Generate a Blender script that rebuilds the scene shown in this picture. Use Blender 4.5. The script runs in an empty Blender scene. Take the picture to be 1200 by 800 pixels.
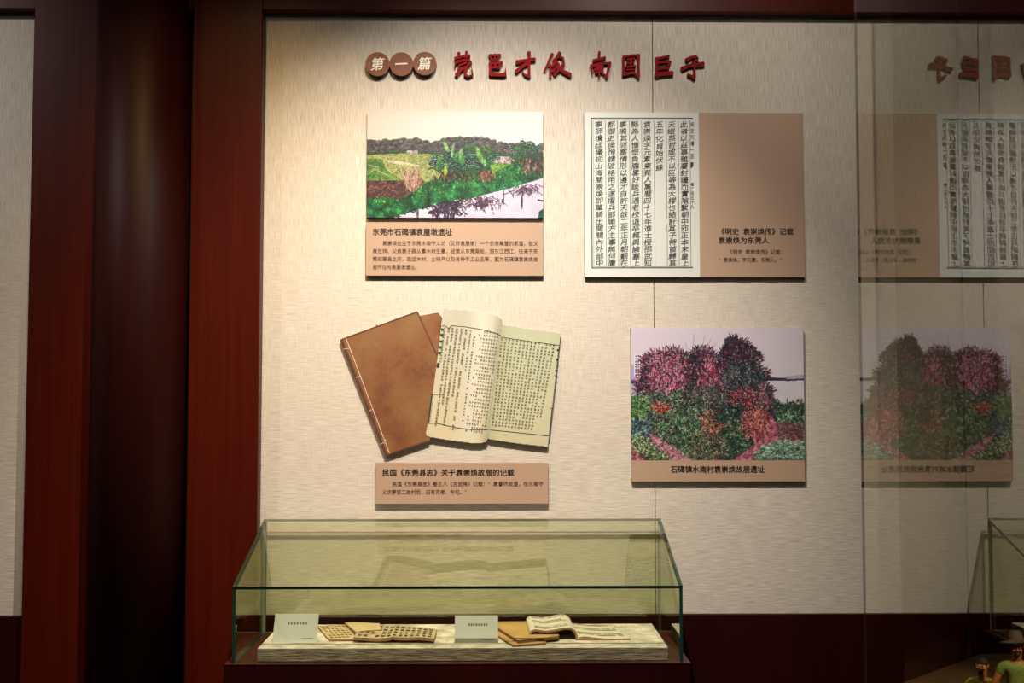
import bpy, bmesh, math, random
import numpy as np
from mathutils import Vector, Matrix, Euler

random.seed(7)
RNG = np.random.default_rng(11)
S = bpy.context.scene
COL = S.collection
R = math.radians

# ------------------------------------------------------------------ camera
cam_d = bpy.data.cameras.new('camera')
cam_d.sensor_width = 36
cam_d.lens = 39.0
cam_d.clip_start = 0.02
cam = bpy.data.objects.new('camera', cam_d)
cam.location = (0, -3.65, 1.5)
cam.rotation_euler = (R(90 + 2.84), 0, R(-0.79))
COL.objects.link(cam)
S.camera = cam

# ------------------------------------------------------------------ world and view
W = bpy.data.worlds.new('world')
S.world = W
W.use_nodes = True
W.node_tree.nodes['Background'].inputs[0].default_value = (1.0, 0.93, 0.87, 1)
W.node_tree.nodes['Background'].inputs[1].default_value = 0.03
S.view_settings.view_transform = 'Standard'
S.view_settings.look = 'None'
S.view_settings.gamma = 1
S.view_settings.use_curve_mapping = False
S.view_settings.exposure = -0.08
S.cycles.use_denoising = True
S.cycles.max_bounces = 12
S.cycles.transparent_max_bounces = 24


def spot(name, loc, target, power, colour, angle, blend, size):
    d = bpy.data.lights.new(name, 'SPOT')
    d.energy = power
    d.color = colour
    d.spot_size = R(angle)
    d.spot_blend = blend
    d.shadow_soft_size = size
    o = bpy.data.objects.new(name, d)
    o.location = loc
    o.rotation_euler = (Vector(target) - Vector(loc)).to_track_quat('-Z', 'Y').to_euler()
    COL.objects.link(o)
    return o


# track spots under the ceiling in front of the wall: a warm one and a neutral one
spot('spot_warm', (-0.86, -1.35, 3.45), (-0.74, 0, 1.58), 84, (1.0, 0.64, 0.24), 60, 1.0, 0.012)
spot('spot_neutral', (-0.06, -1.50, 3.45), (-0.14, 0, 0.98), 390, (1.0, 0.89, 0.775), 72, 1.0, 0.012)
spot('spot_title', (0.55, -1.50, 3.45), (0.55, 0, 2.25), 62, (1.0, 0.90, 0.80), 84, 1.0, 0.012)
spot('spot_left_bay', (-2.75, -1.60, 3.5), (-2.45, 0, 1.45), 125, (1.0, 0.93, 0.88), 104, 1.0, 0.015)
spot('spot_figures', (1.45, -2.5, 2.3), (1.21, -0.97, 0.84), 150, (1.0, 0.80, 0.50), 16, 0.8, 0.02)  # added unseen spot that brightens the clay figures
d_ = bpy.data.lights.new('fill_area_light', 'AREA')  # added unseen fill lamp, evens out the top and right of the wall
d_.shape = 'RECTANGLE'
d_.size, d_.size_y = 1.6, 0.6
d_.energy = 8
d_.color = (1.0, 0.93, 0.88)
o_ = bpy.data.objects.new('fill_area_light', d_)
o_.location = (-0.3, -2.9, 3.55)
o_.rotation_euler = (R(35), 0, 0)
COL.objects.link(o_)

# ------------------------------------------------------------------ pixel -> wall helper
CR = cam.rotation_euler.to_matrix()
CO = Vector(cam.location)
F = 1300.0


def P(px, py, Y=0.0):
    d = CR @ Vector(((px - 600) / F, (400 - py) / F, -1))
    t = (Y - CO.y) / d.y
    return CO + d * t


def PZ(px, py, Z):
    d = CR @ Vector(((px - 600) / F, (400 - py) / F, -1))
    t = (Z - CO.z) / d.z
    return CO + d * t


# ------------------------------------------------------------------ materials
def mat(name):
    m = bpy.data.materials.new(name)
    m.use_nodes = True
    nt = m.node_tree
    nt.nodes.clear()
    out = nt.nodes.new('ShaderNodeOutputMaterial')
    return m, nt, out


def N(nt, typ, **kw):
    n = nt.nodes.new(typ)
    for k, v in kw.items():
        if k.startswith('i_'):
            n.inputs[k[2:].replace('_', ' ')].default_value = v
        else:
            setattr(n, k, v)
    return n


def stretched(nt, sc, scale=1.0, detail=2.0, loc=(0, 0, 0)):
    tc = N(nt, 'ShaderNodeTexCoord')
    mp = N(nt, 'ShaderNodeMapping')
    mp.inputs['Scale'].default_value = sc
    mp.inputs['Location'].default_value = loc
    nt.links.new(tc.outputs['Object'], mp.inputs[0])
    no = N(nt, 'ShaderNodeTexNoise')
    no.inputs['Scale'].default_value = scale
    no.inputs['Detail'].default_value = detail
    nt.links.new(mp.outputs[0], no.inputs['Vector'])
    return no.outputs['Fac']


def ramp(nt, src, stops):
    r = N(nt, 'ShaderNodeValToRGB')
    e = r.color_ramp.elements
    while len(e) < len(stops):
        e.new(0.5)
    for k, (p, c) in enumerate(stops):
        e[k].position = p
        e[k].color = (*c, 1)
    nt.links.new(src, r.inputs[0])
    return r.outputs[0]


def math_n(nt, op, a, b=None, c=None):
    n = N(nt, 'ShaderNodeMath', operation=op)
    for k, v in enumerate((a, b, c)):
        if v is None:
            continue
        if isinstance(v, (int, float)):
            n.inputs[k].default_value = v
        else:
            nt.links.new(v, n.inputs[k])
    return n.outputs[0]


def plain(name, col, rough=0.6, noise=0.0, nscale=(60, 60, 60), coat=0.0, spec=0.5, metal=0.0):
    m, nt, out = mat(name)
    b = N(nt, 'ShaderNodeBsdfPrincipled')
    b.inputs['Roughness'].default_value = rough
    b.inputs['Coat Weight'].default_value = coat
    b.inputs['Specular IOR Level'].default_value = spec
    b.inputs['Metallic'].default_value = metal
    f = stretched(nt, nscale, 1, 3)
    lo = tuple(c * (1 - noise) for c in col)
    hi = tuple(min(1, c * (1 + noise)) for c in col)
    nt.links.new(ramp(nt, f, [(0.3, lo), (0.7, hi)]), b.inputs['Base Color'])
    nt.links.new(b.outputs[0], out.inputs[0])
    return m


def linen(name, lo, hi, sc=1.0, bump=0.35):
    m, nt, out = mat(name)
    b = N(nt, 'ShaderNodeBsdfPrincipled')
    b.inputs['Roughness'].default_value = 0.85
    b.inputs['Specular IOR Level'].default_value = 0.15
    h = stretched(nt, (20 * sc, 20 * sc, 380 * sc), 1, 3.0)
    v = stretched(nt, (380 * sc, 20 * sc, 20 * sc), 1, 3.0, (3, 5, 1))
    f2 = stretched(nt, (500 * sc, 20, 500 * sc), 1, 1, (9, 1, 4))
    region = stretched(nt, (3.5, 1, 3.5), 1, 2, (4, 2, 8))
    # patches where the weft or the warp dominates
    tcz = N(nt, 'ShaderNodeTexCoord')
    sz = N(nt, 'ShaderNodeSeparateXYZ')
    nt.links.new(tcz.outputs['Object'], sz.inputs[0])
    w = math_n(nt, 'MULTIPLY_ADD', region, 1.6, -0.8)
    w = math_n(nt, 'ADD', w, math_n(nt, 'MULTIPLY_ADD', sz.outputs['Z'], 0.75, -0.85))
    mx = N(nt, 'ShaderNodeMix', data_type='FLOAT')
    mx.clamp_factor = True
    nt.links.new(w, mx.inputs[0])
    nt.links.new(h, mx.inputs[2])
    nt.links.new(v, mx.inputs[3])
    s = math_n(nt, 'MULTIPLY_ADD', f2, 0.22, mx.outputs[0])
    s = math_n(nt, 'ADD', s, -0.11)
    mid = tuple((a + c) / 2 for a, c in zip(lo, hi))
    nt.links.new(ramp(nt, s, [(0.33, lo), (0.5, mid), (0.68, hi)]), b.inputs['Base Color'])
    bp = N(nt, 'ShaderNodeBump')
    bp.inputs['Strength'].default_value = bump
    bp.inputs['Distance'].default_value = 0.002
    nt.links.new(s, bp.inputs['Height'])
    nt.links.new(bp.outputs[0], b.inputs['Normal'])
    nt.links.new(b.outputs[0], out.inputs[0])
    return m


def wood(name, lo, hi, rough=0.35, coat=0.15):
    m, nt, out = mat(name)
    b = N(nt, 'ShaderNodeBsdfPrincipled')
    b.inputs['Roughness'].default_value = rough
    b.inputs['Coat Weight'].default_value = coat
    b.inputs['Coat Roughness'].default_value = 0.25
    b.inputs['Specular IOR Level'].default_value = 0.18
    g = stretched(nt, (60, 60, 1.6), 1, 4)
    g2 = stretched(nt, (4, 4, 0.6), 1, 2, (2, 2, 2))
    s = math_n(nt, 'MULTIPLY_ADD', g2, 0.5, math_n(nt, 'MULTIPLY', g, 0.5))
    nt.links.new(ramp(nt, s, [(0.36, lo), (0.64, hi)]), b.inputs['Base Color'])
    bp = N(nt, 'ShaderNodeBump')
    bp.inputs['Strength'].default_value = 0.05
    bp.inputs['Distance'].default_value = 0.002
    nt.links.new(g, bp.inputs['Height'])
    nt.links.new(bp.outputs[0], b.inputs['Normal'])
    nt.links.new(b.outputs[0], out.inputs[0])
    return m


def glass(name, tint, f0=0.045, mirror=True):
    """thin clear glass: tinted transmission and a mirror share that grows at grazing angles"""
    m, nt, out = mat(name)
    ge = N(nt, 'ShaderNodeNewGeometry')
    dt = N(nt, 'ShaderNodeVectorMath', operation='DOT_PRODUCT')
    nt.links.new(ge.outputs['Normal'], dt.inputs[0])
    nt.links.new(ge.outputs['Incoming'], dt.inputs[1])
    a = math_n(nt, 'ABSOLUTE', dt.outputs['Value'])
    p = math_n(nt, 'POWER', math_n(nt, 'SUBTRACT', 1.0, a), 5.0)
    fr = math_n(nt, 'MULTIPLY_ADD', p, 1 - f0, f0)
    # both surfaces of the sheet together
    fr = math_n(nt, 'DIVIDE', math_n(nt, 'MULTIPLY', fr, 2.0), math_n(nt, 'ADD', fr, 1.0))
    t = N(nt, 'ShaderNodeBsdfTransparent')
    t.inputs[0].default_value = (*tint, 1)
    if not mirror:
        nt.links.new(t.outputs[0], out.inputs[0])
        return m
    g = N(nt, 'ShaderNodeBsdfGlossy')
    g.inputs['Roughness'].default_value = 0.0
    g.inputs['Color'].default_value = (1, 1, 1, 1)
    mx = N(nt, 'ShaderNodeMixShader')
    nt.links.new(fr, mx.inputs[0])
    nt.links.new(t.outputs[0], mx.inputs[1])
    nt.links.new(g.outputs[0], mx.inputs[2])
    nt.links.new(mx.outputs[0], out.inputs[0])
    return m


def printed(name, rough=0.45, coat=0.25):
    m, nt, out = mat(name)
    b = N(nt, 'ShaderNodeBsdfPrincipled')
    b.inputs['Roughness'].default_value = rough
    b.inputs['Coat Weight'].default_value = coat
    b.inputs['Coat Roughness'].default_value = 0.2
    b.inputs['Specular IOR Level'].default_value = 0.3
    a = N(nt, 'ShaderNodeVertexColor', layer_name='print')
    nt.links.new(a.outputs['Color'], b.inputs['Base Color'])
    nt.links.new(b.outputs[0], out.inputs[0])
    return m


M = dict(
    linen=linen('linen_wall_cloth', (0.57, 0.50, 0.405), (0.80, 0.73, 0.625)),
    case_cloth=linen('display_board_cloth', (0.52, 0.46, 0.36), (0.95, 0.89, 0.76), 1.1, 0.8),
    edge_cloth=linen('board_edge_cloth', (0.13, 0.09, 0.07), (0.62, 0.50, 0.41), 1.3, 0.9),
    wood=wood('red_lacquered_wood', (0.050, 0.0034, 0.0005), (0.078, 0.0072, 0.0010), 0.4, 0.0),
    column=wood('dark_lacquered_column', (0.016, 0.0016, 0.0013), (0.030, 0.003, 0.002), 0.5, 0.0),
    sill=wood('plinth_wood', (0.018, 0.0008, 0.0006), (0.028, 0.0015, 0.001), 0.5, 0.0),
    case_floor=wood('case_floor_wood', (0.06, 0.010, 0.006), (0.09, 0.017, 0.009), 0.4, 0.1),
    dark=plain('dark_core', (0.02, 0.016, 0.012), 0.8),
    seam=plain('seam_shadow_gap', (0.05, 0.04, 0.03), 0.9),
    tan=plain('tan_printed_board', (0.49, 0.33, 0.225), 0.5, 0.02, (5, 5, 5), 0.15),
    board_edge=plain('board_edge_brown', (0.13, 0.075, 0.045), 0.6),
    pvc=plain('pale_board', (0.72, 0.70, 0.64), 0.55),
    ink=plain('black_ink', (0.016, 0.008, 0.006), 0.6),
    ink_soft=plain('soft_brown_ink', (0.085, 0.038, 0.024), 0.6),
    ink_page=plain('page_ink', (0.03, 0.035, 0.03), 0.6),
    ink_grey=plain('book_page_ink', (0.10, 0.105, 0.075), 0.6),
    ink_green=plain('green_ink', (0.02, 0.12, 0.06), 0.6),
    page=plain('white_page_print', (0.72, 0.75, 0.69), 0.45, 0.02, (4, 4, 4), 0.1),
    red=plain('red_letter_paint', (0.27, 0.0015, 0.003), 0.6, 0.2, (30, 30, 30), 0.0, 0.12),
    red_side=plain('red_letter_side', (0.10, 0.006, 0.004), 0.5),
    disc=plain('copper_brown_disc', (0.22, 0.068, 0.022), 0.6, 0.12, (25, 25, 25), 0.0),
    disc_side=plain('disc_side', (0.06, 0.018, 0.010), 0.5),
    cream=plain('cream_letter', (0.86, 0.80, 0.68), 0.5),
    printed=printed('painted_print'),
    printed_matt=printed('painted_print_matt', 0.6, 0.0),
    thread=plain('white_thread', (0.78, 0.62, 0.52), 0.7),
    paper=plain('old_paper', (0.80, 0.73, 0.57), 0.75, 0.06, (40, 40, 40)),
    paper_y=plain('yellowed_paper', (0.72, 0.55, 0.30), 0.75, 0.12, (30, 30, 60)),
    paper_b=plain('browned_booklet_paper', (0.60, 0.46, 0.27), 0.8, 0.2, (50, 50, 50)),
    paper_edge=plain('brown_page_edge', (0.40, 0.21, 0.115), 0.8, 0.3, (10, 10, 900)),
    booklet_cover=plain('ochre_cover', (0.62, 0.38, 0.13), 0.7, 0.1, (20, 20, 20)),
    booklet_side=plain('booklet_side', (0.26, 0.12, 0.05), 0.8, 0.3, (10, 10, 900)),
    card=plain('frosted_card', (0.78, 0.79, 0.76), 0.4, 0.02, (10, 10, 10), 0.3),
    glass=glass('case_glass', (0.955, 0.972, 0.905), 0.045),
    glass_in=glass('case_glass_inner_face', (0.955, 0.972, 0.905), 0.0, False),
    pane=glass('enclosure_glass', (0.90, 0.895, 0.82), 0.055),
    pane_in=glass('enclosure_glass_inner_face', (0.90, 0.895, 0.82), 0.0, False),
    glass_edge=plain('green_glass_edge', (0.010, 0.045, 0.030), 0.15, 0.0, (1, 1, 1), 0.5),
    edge_light=plain('polished_glass_edge', (0.26, 0.30, 0.20), 0.25, 0.0, (1, 1, 1), 0.3),
    edge_dim=plain('brown_glass_edge', (0.05, 0.035, 0.02), 0.4),  # dark brown colour that keeps the pane edges faint
    platform=plain('brown_platform', (0.09, 0.042, 0.018), 0.6, 0.3, (20, 20, 20)),
    floor=plain('dark_floor', (0.05, 0.035, 0.03), 0.5, 0.2, (3, 3, 3)),
    ceiling=plain('ceiling_paint', (0.12, 0.10, 0.09), 0.8),
    skin=plain('painted_clay_skin', (0.42, 0.16, 0.07), 0.5, 0.15, (80, 80, 80)),
    jacket=plain('yellow_green_jacket', (0.40, 0.36, 0.05), 0.6, 0.35, (50, 50, 50)),
    shirt=plain('green_shirt', (0.20, 0.28, 0.06), 0.6, 0.35, (50, 50, 50)),
    trousers=plain('dark_trousers', (0.05, 0.05, 0.06), 0.7, 0.2, (50, 50, 50)),
    hair=plain('dark_brown_hair', (0.025, 0.014, 0.010), 0.7, 0.2, (90, 90, 90)),
    hat=plain('dark_felt_hat', (0.075, 0.05, 0.035), 0.8, 0.3, (60, 60, 60)),
    cloth_white=plain('dull_white_cloth', (0.5, 0.5, 0.42), 0.8),
)


# ------------------------------------------------------------------ object helpers
def link(o, parent=None):
    COL.objects.link(o)
    if parent is not None:
        o.parent = parent
        o.matrix_parent_inverse = Matrix.Identity(4)
        o.matrix_world = Matrix.Translation(o.location) if False else o.matrix_world
        # children keep world coordinates: their data is moved into the parent's frame
    return o


def empty(name, loc=(0, 0, 0)):
    o = bpy.data.objects.new(name, None)
    o.location = loc
    o.empty_display_size = 0.05
    COL.objects.link(o)
    return o


def tag(o, label=None, cat=None, group=None, kind=None):
    if label:
        o['label'] = label
    if cat:
        o['category'] = cat
    if group:
        o['group'] = group
    if kind:
        o['kind'] = kind
    return o


def to_obj(name, me, parent=None):
    """mesh data is in world coordinates; shift into the parent's frame (parents are never rotated)"""
    o = bpy.data.objects.new(name, me)
    COL.objects.link(o)
    if parent is not None:
        off = Vector((0, 0, 0))
        q = parent
        while q is not None:
            off += q.location
            q = q.parent
        me.transform(Matrix.Translation(-off))
        o.parent = parent
    return o


def obj(name, bm, mats, parent=None, bevel=0.0, smooth=False, recalc=True):
    if recalc:
        bmesh.ops.recalc_face_normals(bm, faces=bm.faces)
    me = bpy.data.meshes.new(name)
    bm.to_mesh(me)
    bm.free()
    for m in (mats if isinstance(mats, (list, tuple)) else [mats]):
        me.materials.append(m)
    if smooth:
        me.shade_smooth()
    o = to_obj(name, me, parent)
    if bevel:
        b = o.modifiers.new('bevel', 'BEVEL')
        b.width = bevel
        b.segments = 2
        b.limit_method = 'ANGLE'
    return o


def box(bm, x0, x1, y0, y1, z0, z1, mi=0):
    vs = [bm.verts.new((x, y, z)) for z in (z0, z1) for y in (y0, y1) for x in (x0, x1)]
    for f in ((0, 1, 3, 2), (4, 6, 7, 5), (0, 4, 5, 1), (2, 3, 7, 6), (0, 2, 6, 4), (1, 5, 7, 3)):
        bm.faces.new([vs[k] for k in f]).material_index = mi
    return vs


def box_obj(name, b, m, parent=None, bevel=0.0):
    bm = bmesh.new()
    box(bm, *b)
    return obj(name, bm, m, parent, bevel)


def prism(bm, pts, d, face_mi=0, side_mi=0, back_mi=None):
    """extrude a loop of 3D points by vector d; pts is the first face"""
    d = Vector(d)
    a = [bm.verts.new(p) for p in pts]
    b = [bm.verts.new(Vector(p) + d) for p in pts]
    n = len(pts)
    bm.faces.new(a).material_index = face_mi
    bm.faces.new(b[::-1]).material_index = face_mi if back_mi is None else back_mi
    for k in range(n):
        bm.faces.new((a[k], b[k], b[(k + 1) % n], a[(k + 1) % n])).material_index = side_mi


def wall_rect(px0, py0, px1, py1, Y):
    """world x0,x1,z0,z1 of a rectangle seen at those pixels on plane Y (upright)"""
    ym = (py0 + py1) / 2
    xm = (px0 + px1) / 2
    return P(px0, ym, Y).x, P(px1, ym, Y).x, P(xm, py1, Y).z, P(xm, py0, Y).z


# ------------------------------------------------------------------ text as flat print
_fc = bpy.data.curves.new('glyph_source', 'FONT')
_fc.resolution_u = 2
_fo = bpy.data.objects.new('glyph_source', _fc)
COL.objects.link(_fo)
_gl = {}


def glyph(ch, bold=0.0):
    k = (ch, bold)
    if k not in _gl:
        _fc.body = ch
        _fc.offset = bold
        bpy.context.view_layer.update()
        e = _fo.evaluated_get(bpy.context.evaluated_depsgraph_get())
        me = e.to_mesh()
        _gl[k] = ([(v.co.x, v.co.y) for v in me.vertices], [tuple(p.vertices) for p in me.polygons])
        e.to_mesh_clear()
    return _gl[k]


def put_glyph(bm, ch, T, bold=0.0, mi=0):
    """T maps (x,y) em coordinates to a 3D point; bold strokes are doubled with small shifts"""
    if bold > 0:
        for kk, (dx, dy) in enumerate(((-bold, 0), (bold, 0), (0, bold * .7), (0, -bold * .7))):
            put_glyph(bm, ch, lambda x, y: Vector(T(x + dx, y + dy)) + Vector((0, -.00012 * kk, 0)), 0, mi)
        return
    vs, fs = glyph(ch, 0.0)
    v = [bm.verts.new(T(x, y)) for x, y in vs]
    for f in fs:
        try:
            bm.faces.new([v[k] for k in f]).material_index = mi
        except ValueError:
            pass


def text_line(bm, s, px0, px1, pyc, hpx, Y, bold=0.0, adv=None):
    """one line of full-width text filling px0..px1, centre height pyc"""
    adv_ = [0.5 if ch == '·' else 1.0 for ch in s]
    n = sum(adv_)
    a = P(px0, pyc, Y)
    b = P(px1, pyc, Y)
    step = (b.x - a.x) / n
    sz = abs(P(px0, pyc - hpx / 2, Y).z - P(px0, pyc + hpx / 2, Y).z)
    wz = min(step, sz * 1.08) if adv is None else adv
    for k, ch in enumerate(s):
        if ch == '　' or ch == ' ':
            continue
        ox = a.x + sum(adv_[:k]) * step - (0.25 * wz if ch == '·' else 0)
        put_glyph(bm, ch, lambda x, y: (ox + x * wz, Y, a.z + (y - 0.38) * sz), bold)


def flat(name, bm, m, parent):
    o = obj(name, bm, m, parent, recalc=False)
    # all faces towards the room (-Y)
    me = o.data
    if len(me.polygons):
        b2 = bmesh.new()
        b2.from_mesh(me)
        b2.normal_update()
        for f in b2.faces:
            if f.normal.y > 0:
                f.normal_flip()
        b2.to_mesh(me)
        b2.free()
    return o


# ------------------------------------------------------------------ painting flat prints
class Canvas:
    def __init__(s, x0, y0, x1, y1, w, h):
        s.b = (x0, y0, x1, y1)
        s.w, s.h = w, h
        s.a = np.zeros((h, w, 3))
        s.X, s.Y = np.meshgrid(x0 + (np.arange(w) + 0.5) / w * (x1 - x0), y0 + (np.arange(h) + 0.5) / h * (y1 - y0))
        s.sx = w / (x1 - x0)
        s.sy = h / (y1 - y0)

    def c(s, col):
        return np.array(col, float) / 255.0

    def noise(s, scale, seed=0, oct=3):
        r = np.random.default_rng(seed)
        out = np.zeros((s.h, s.w))
        amp = 1
        tot = 0
        for o in range(oct):
            n = max(2, int((s.b[2] - s.b[0]) / scale * 2 ** o) + 2)
            m = max(2, int((s.b[3] - s.b[1]) / scale * 2 ** o) + 2)
            g = r.random((m, n))
            u = np.linspace(0, n - 1.001, s.w)
            v = np.linspace(0, m - 1.001, s.h)
            ui = u.astype(int)
            vi = v.astype(int)
            fu = (u - ui)[None, :]
            fv = (v - vi)[:, None]
            out += amp * ((g[vi][:, ui] * (1 - fu) + g[vi][:, ui + 1] * fu) * (1 - fv) +
                          (g[vi + 1][:, ui] * (1 - fu) + g[vi + 1][:, ui + 1] * fu) * fv)
            tot += amp
            amp *= 0.6
        return out / tot

    def grad(s, top, bot, y0=None, y1=None, mask=None):
        y0 = s.b[1] if y0 is None else y0
        y1 = s.b[3] if y1 is None else y1
        t = np.clip((s.Y - y0) / (y1 - y0), 0, 1)[..., None]
        col = s.c(top) * (1 - t) + s.c(bot) * t
        s.blend(col, np.ones_like(s.X) if mask is None else mask)

    def blend(s, col, m):
        m = m[..., None] if m.ndim == 2 else m
        s.a = s.a * (1 - m) + col * m

    def poly(s, pts):
        x, y = s.X, s.Y
        ins = np.zeros_like(x, bool)
        n = len(pts)
        for k in range(n):
            (xa, ya), (xb, yb) = pts[k], pts[(k + 1) % n]
            if ya == yb:
                continue
            c = ((ya > y) != (yb > y)) & (x < (xb - xa) * (y - ya) / (yb - ya) + xa)
            ins ^= c
        return ins.astype(float)

    def fill(s, pts, col, var=None, seed=1, scale=20, amount=1.0):
        m = s.poly(pts) * amount
        c = s.c(col)
        if var is not None:
            n = s.noise(scale, seed, 4)[..., None]
            n = np.clip((n - 0.3) / 0.4, 0, 1)
            c = c * (1 - n) + s.c(var) * n
        s.blend(c, m)

    def leaf(s, x, y, L, wd, ang, col, col2=None, alpha=1.0):
        """pointed leaf starting at (x,y) heading ang"""
        r = L + wd
        i0 = max(0, int((x - r - s.b[0]) * s.sx))
        i1 = min(s.w, int((x + r - s.b[0]) * s.sx) + 2)
        j0 = max(0, int((y - r - s.b[1]) * s.sy))
        j1 = min(s.h, int((y + r - s.b[1]) * s.sy) + 2)
        if i0 >= i1 or j0 >= j1:
            return
        X = s.X[j0:j1, i0:i1] - x
        Y = s.Y[j0:j1, i0:i1] - y
        u = (X * math.cos(ang) + Y * math.sin(ang)) / L
        v = (-X * math.sin(ang) + Y * math.cos(ang)) / (wd / 2)
        prof = np.sqrt(np.clip(u * (1 - u), 0, 1)) * 2
        m = np.clip((prof - np.abs(v)) * 2.5, 0, 1) * (u > 0) * (u < 1) * alpha
        c = s.c(col)
        if col2 is not None:
            t = np.clip(v * 0.5 + 0.5, 0, 1)[..., None]
            c = c * (1 - t) + s.c(col2) * t
        m = m[..., None]
        s.a[j0:j1, i0:i1] = s.a[j0:j1, i0:i1] * (1 - m) + c * m

    def blob(s, x, y, rx, ry, top, bot, alpha=1.0):
        i0 = max(0, int((x - rx - s.b[0]) * s.sx))
        i1 = min(s.w, int((x + rx - s.b[0]) * s.sx) + 2)
        j0 = max(0, int((y - ry - s.b[1]) * s.sy))
        j1 = min(s.h, int((y + ry - s.b[1]) * s.sy) + 2)
        if i0 >= i1 or j0 >= j1:
            return
        u = (s.X[j0:j1, i0:i1] - x) / rx
        v = (s.Y[j0:j1, i0:i1] - y) / ry
        m = np.clip((1 - u * u - v * v) * 3, 0, 1) * alpha
        t = np.clip(v * 0.5 + 0.5, 0, 1)[..., None]
        c = s.c(top) * (1 - t) + s.c(bot) * t
        m = m[..., None]
        s.a[j0:j1, i0:i1] = s.a[j0:j1, i0:i1] * (1 - m) + c * m


def print_mesh(name, corners, arr, parent, m=None):
    """a flat print: a fine grid between four corners (tl, tr, br, bl), one colour per cell"""
    h, w, _ = arr.shape
    tl, tr, br, bl = [np.array(c) for c in corners]
    u = np.linspace(0, 1, w + 1)[None, :, None]
    v = np.linspace(0, 1, h + 1)[:, None, None]
    co = (tl * (1 - u) + tr * u) * (1 - v) + (bl * (1 - u) + br * u) * v
    co = co.reshape(-1, 3)
    i = np.arange(h)[:, None] * (w + 1) + np.arange(w)[None, :]
    i = i.reshape(-1)
    quads = np.stack([i, i + w + 1, i + w + 2, i + 1], 1)
    me = bpy.data.meshes.new(name)
    me.vertices.add(len(co))
    me.vertices.foreach_set('co', co.ravel())
    me.loops.add(quads.size)
    me.loops.foreach_set('vertex_index', quads.ravel())
    me.polygons.add(len(quads))
    me.polygons.foreach_set('loop_start', np.arange(len(quads)) * 4)
    me.update(calc_edges=True)
    lin = np.where(arr <= 0.04045, arr / 12.92, ((np.clip(arr, 0, 1) + 0.055) / 1.055) ** 2.4)
    cols = np.ones((len(quads), 4, 4), np.float32)
    cols[:, :, :3] = lin.reshape(-1, 1, 3)
    at = me.color_attributes.new('print', 'FLOAT_COLOR', 'CORNER')
    at.data.foreach_set('color', cols.ravel())
    me.materials.append(m or M['printed'])
    return to_obj(name, me, parent)


# ================================================================== SETTING
floor = box_obj('floor', (-6, 6, -6.5, 0.3, -0.1, 0), M['floor'])
tag(floor, kind='structure')
ceil = box_obj('ceiling', (-6, 6, -6.5, 0.3, 3.6, 3.7), M['ceiling'])
tag(ceil, kind='structure')
wb = box_obj('wall_back', (-6, 6, 0.012, 0.3, 0, 3.6), M['dark'])
tag(wb, kind='structure')
for nm, b in (('wall_left', (-6.1, -6, -6.5, 0.3, 0, 3.6)), ('wall_right', (6, 6.1, -6.5, 0.3, 0, 3.6)),
              ('wall_front', (-6, 6, -6.6, -6.5, 0, 3.6))):
    tag(box_obj(nm, b, M['ceiling']), kind='structure')

ZB = P(700, 719, 0).z          # foot of the cloth panels
ZT = 2.80                      # cloth runs up behind the top rail
XL = P(306.0, 440, 0).x        # left edge of the main cloth bay
XS = P(767.0, 440, 0).x        # seam
SW = 0.0012
for x0, x1 in ((-4.6, P(31, 440, 0).x + 0.02), (XL - 0.02, XS - SW), (XS + SW, XS + SW + 1.30), (XS + 3 * SW + 1.30, 4.6)):
    o = box_obj('cloth_panel', (x0, x1, 0.0, 0.012, ZB - 0.02, ZT), M['linen'], wb, 0.0006)

# wooden frame in front of the cloth
TY = -0.045
ztop = P(700, 13.5, TY).z
top_rail = box_obj('trim_1', (-6, 6, TY, 0.012, ztop, 3.6), M['wood'], None, 0.003)
tag(top_rail, kind='structure')
# dark strip that paints in the shade under the rail
strip = box_obj('rail_shade_strip', (-6, 6, -0.018, 0.012, P(700, 17.0, -0.018).z, ztop - 0.0005), M['dark'])
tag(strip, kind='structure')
zr = P(700, 720.2, -0.018).z
low = box_obj('trim_3', (-6, 6, -0.018, 0.012, 0.0, zr), M['sill'], None, 0.002)
tag(low, kind='structure')


def stile(name, xa, xb, flip):
    o = box_obj(name, (xa, xb, TY - 0.004, 0.012, 0.0, 3.6), M['wood'], None, 0.0035)
    tag(o, kind='structure')
    w = xb - xa
    if flip:
        box_obj('edge_bead', (xb - 0.012, xb + 0.002, TY - 0.008, TY - 0.002, 0.0, 3.6), M['wood'], o, 0.002)
    else:
        box_obj('edge_bead', (xa - 0.002, xa + 0.012, TY - 0.008, TY - 0.002, 0.0, 3.6), M['wood'], o, 0.002)
    return o


stile('trim_4', P(222.5, 440, TY).x, P(303.5, 440, TY).x, False)
stile('trim_5', P(31.5, 440, TY).x, P(110.5, 440, TY).x, True)

# the round column between the two bays
bm = bmesh.new()
cx = P(166, 440, 0).x
rad = 0.151
n = 64
ring = [(cx + rad * math.cos(2 * math.pi * k / n), -0.02 + rad * math.sin(2 * math.pi * k / n)) for k in range(n)]
prism(bm, [(x, y, 0.0) for x, y in ring], (0, 0, 3.6))
col = obj('column', bm, M['column'])
for p in col.data.polygons:
    p.use_smooth = len(p.vertices) == 4
tag(col, 'round dark red lacquered wooden column between the left and the main bay', 'column')

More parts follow.
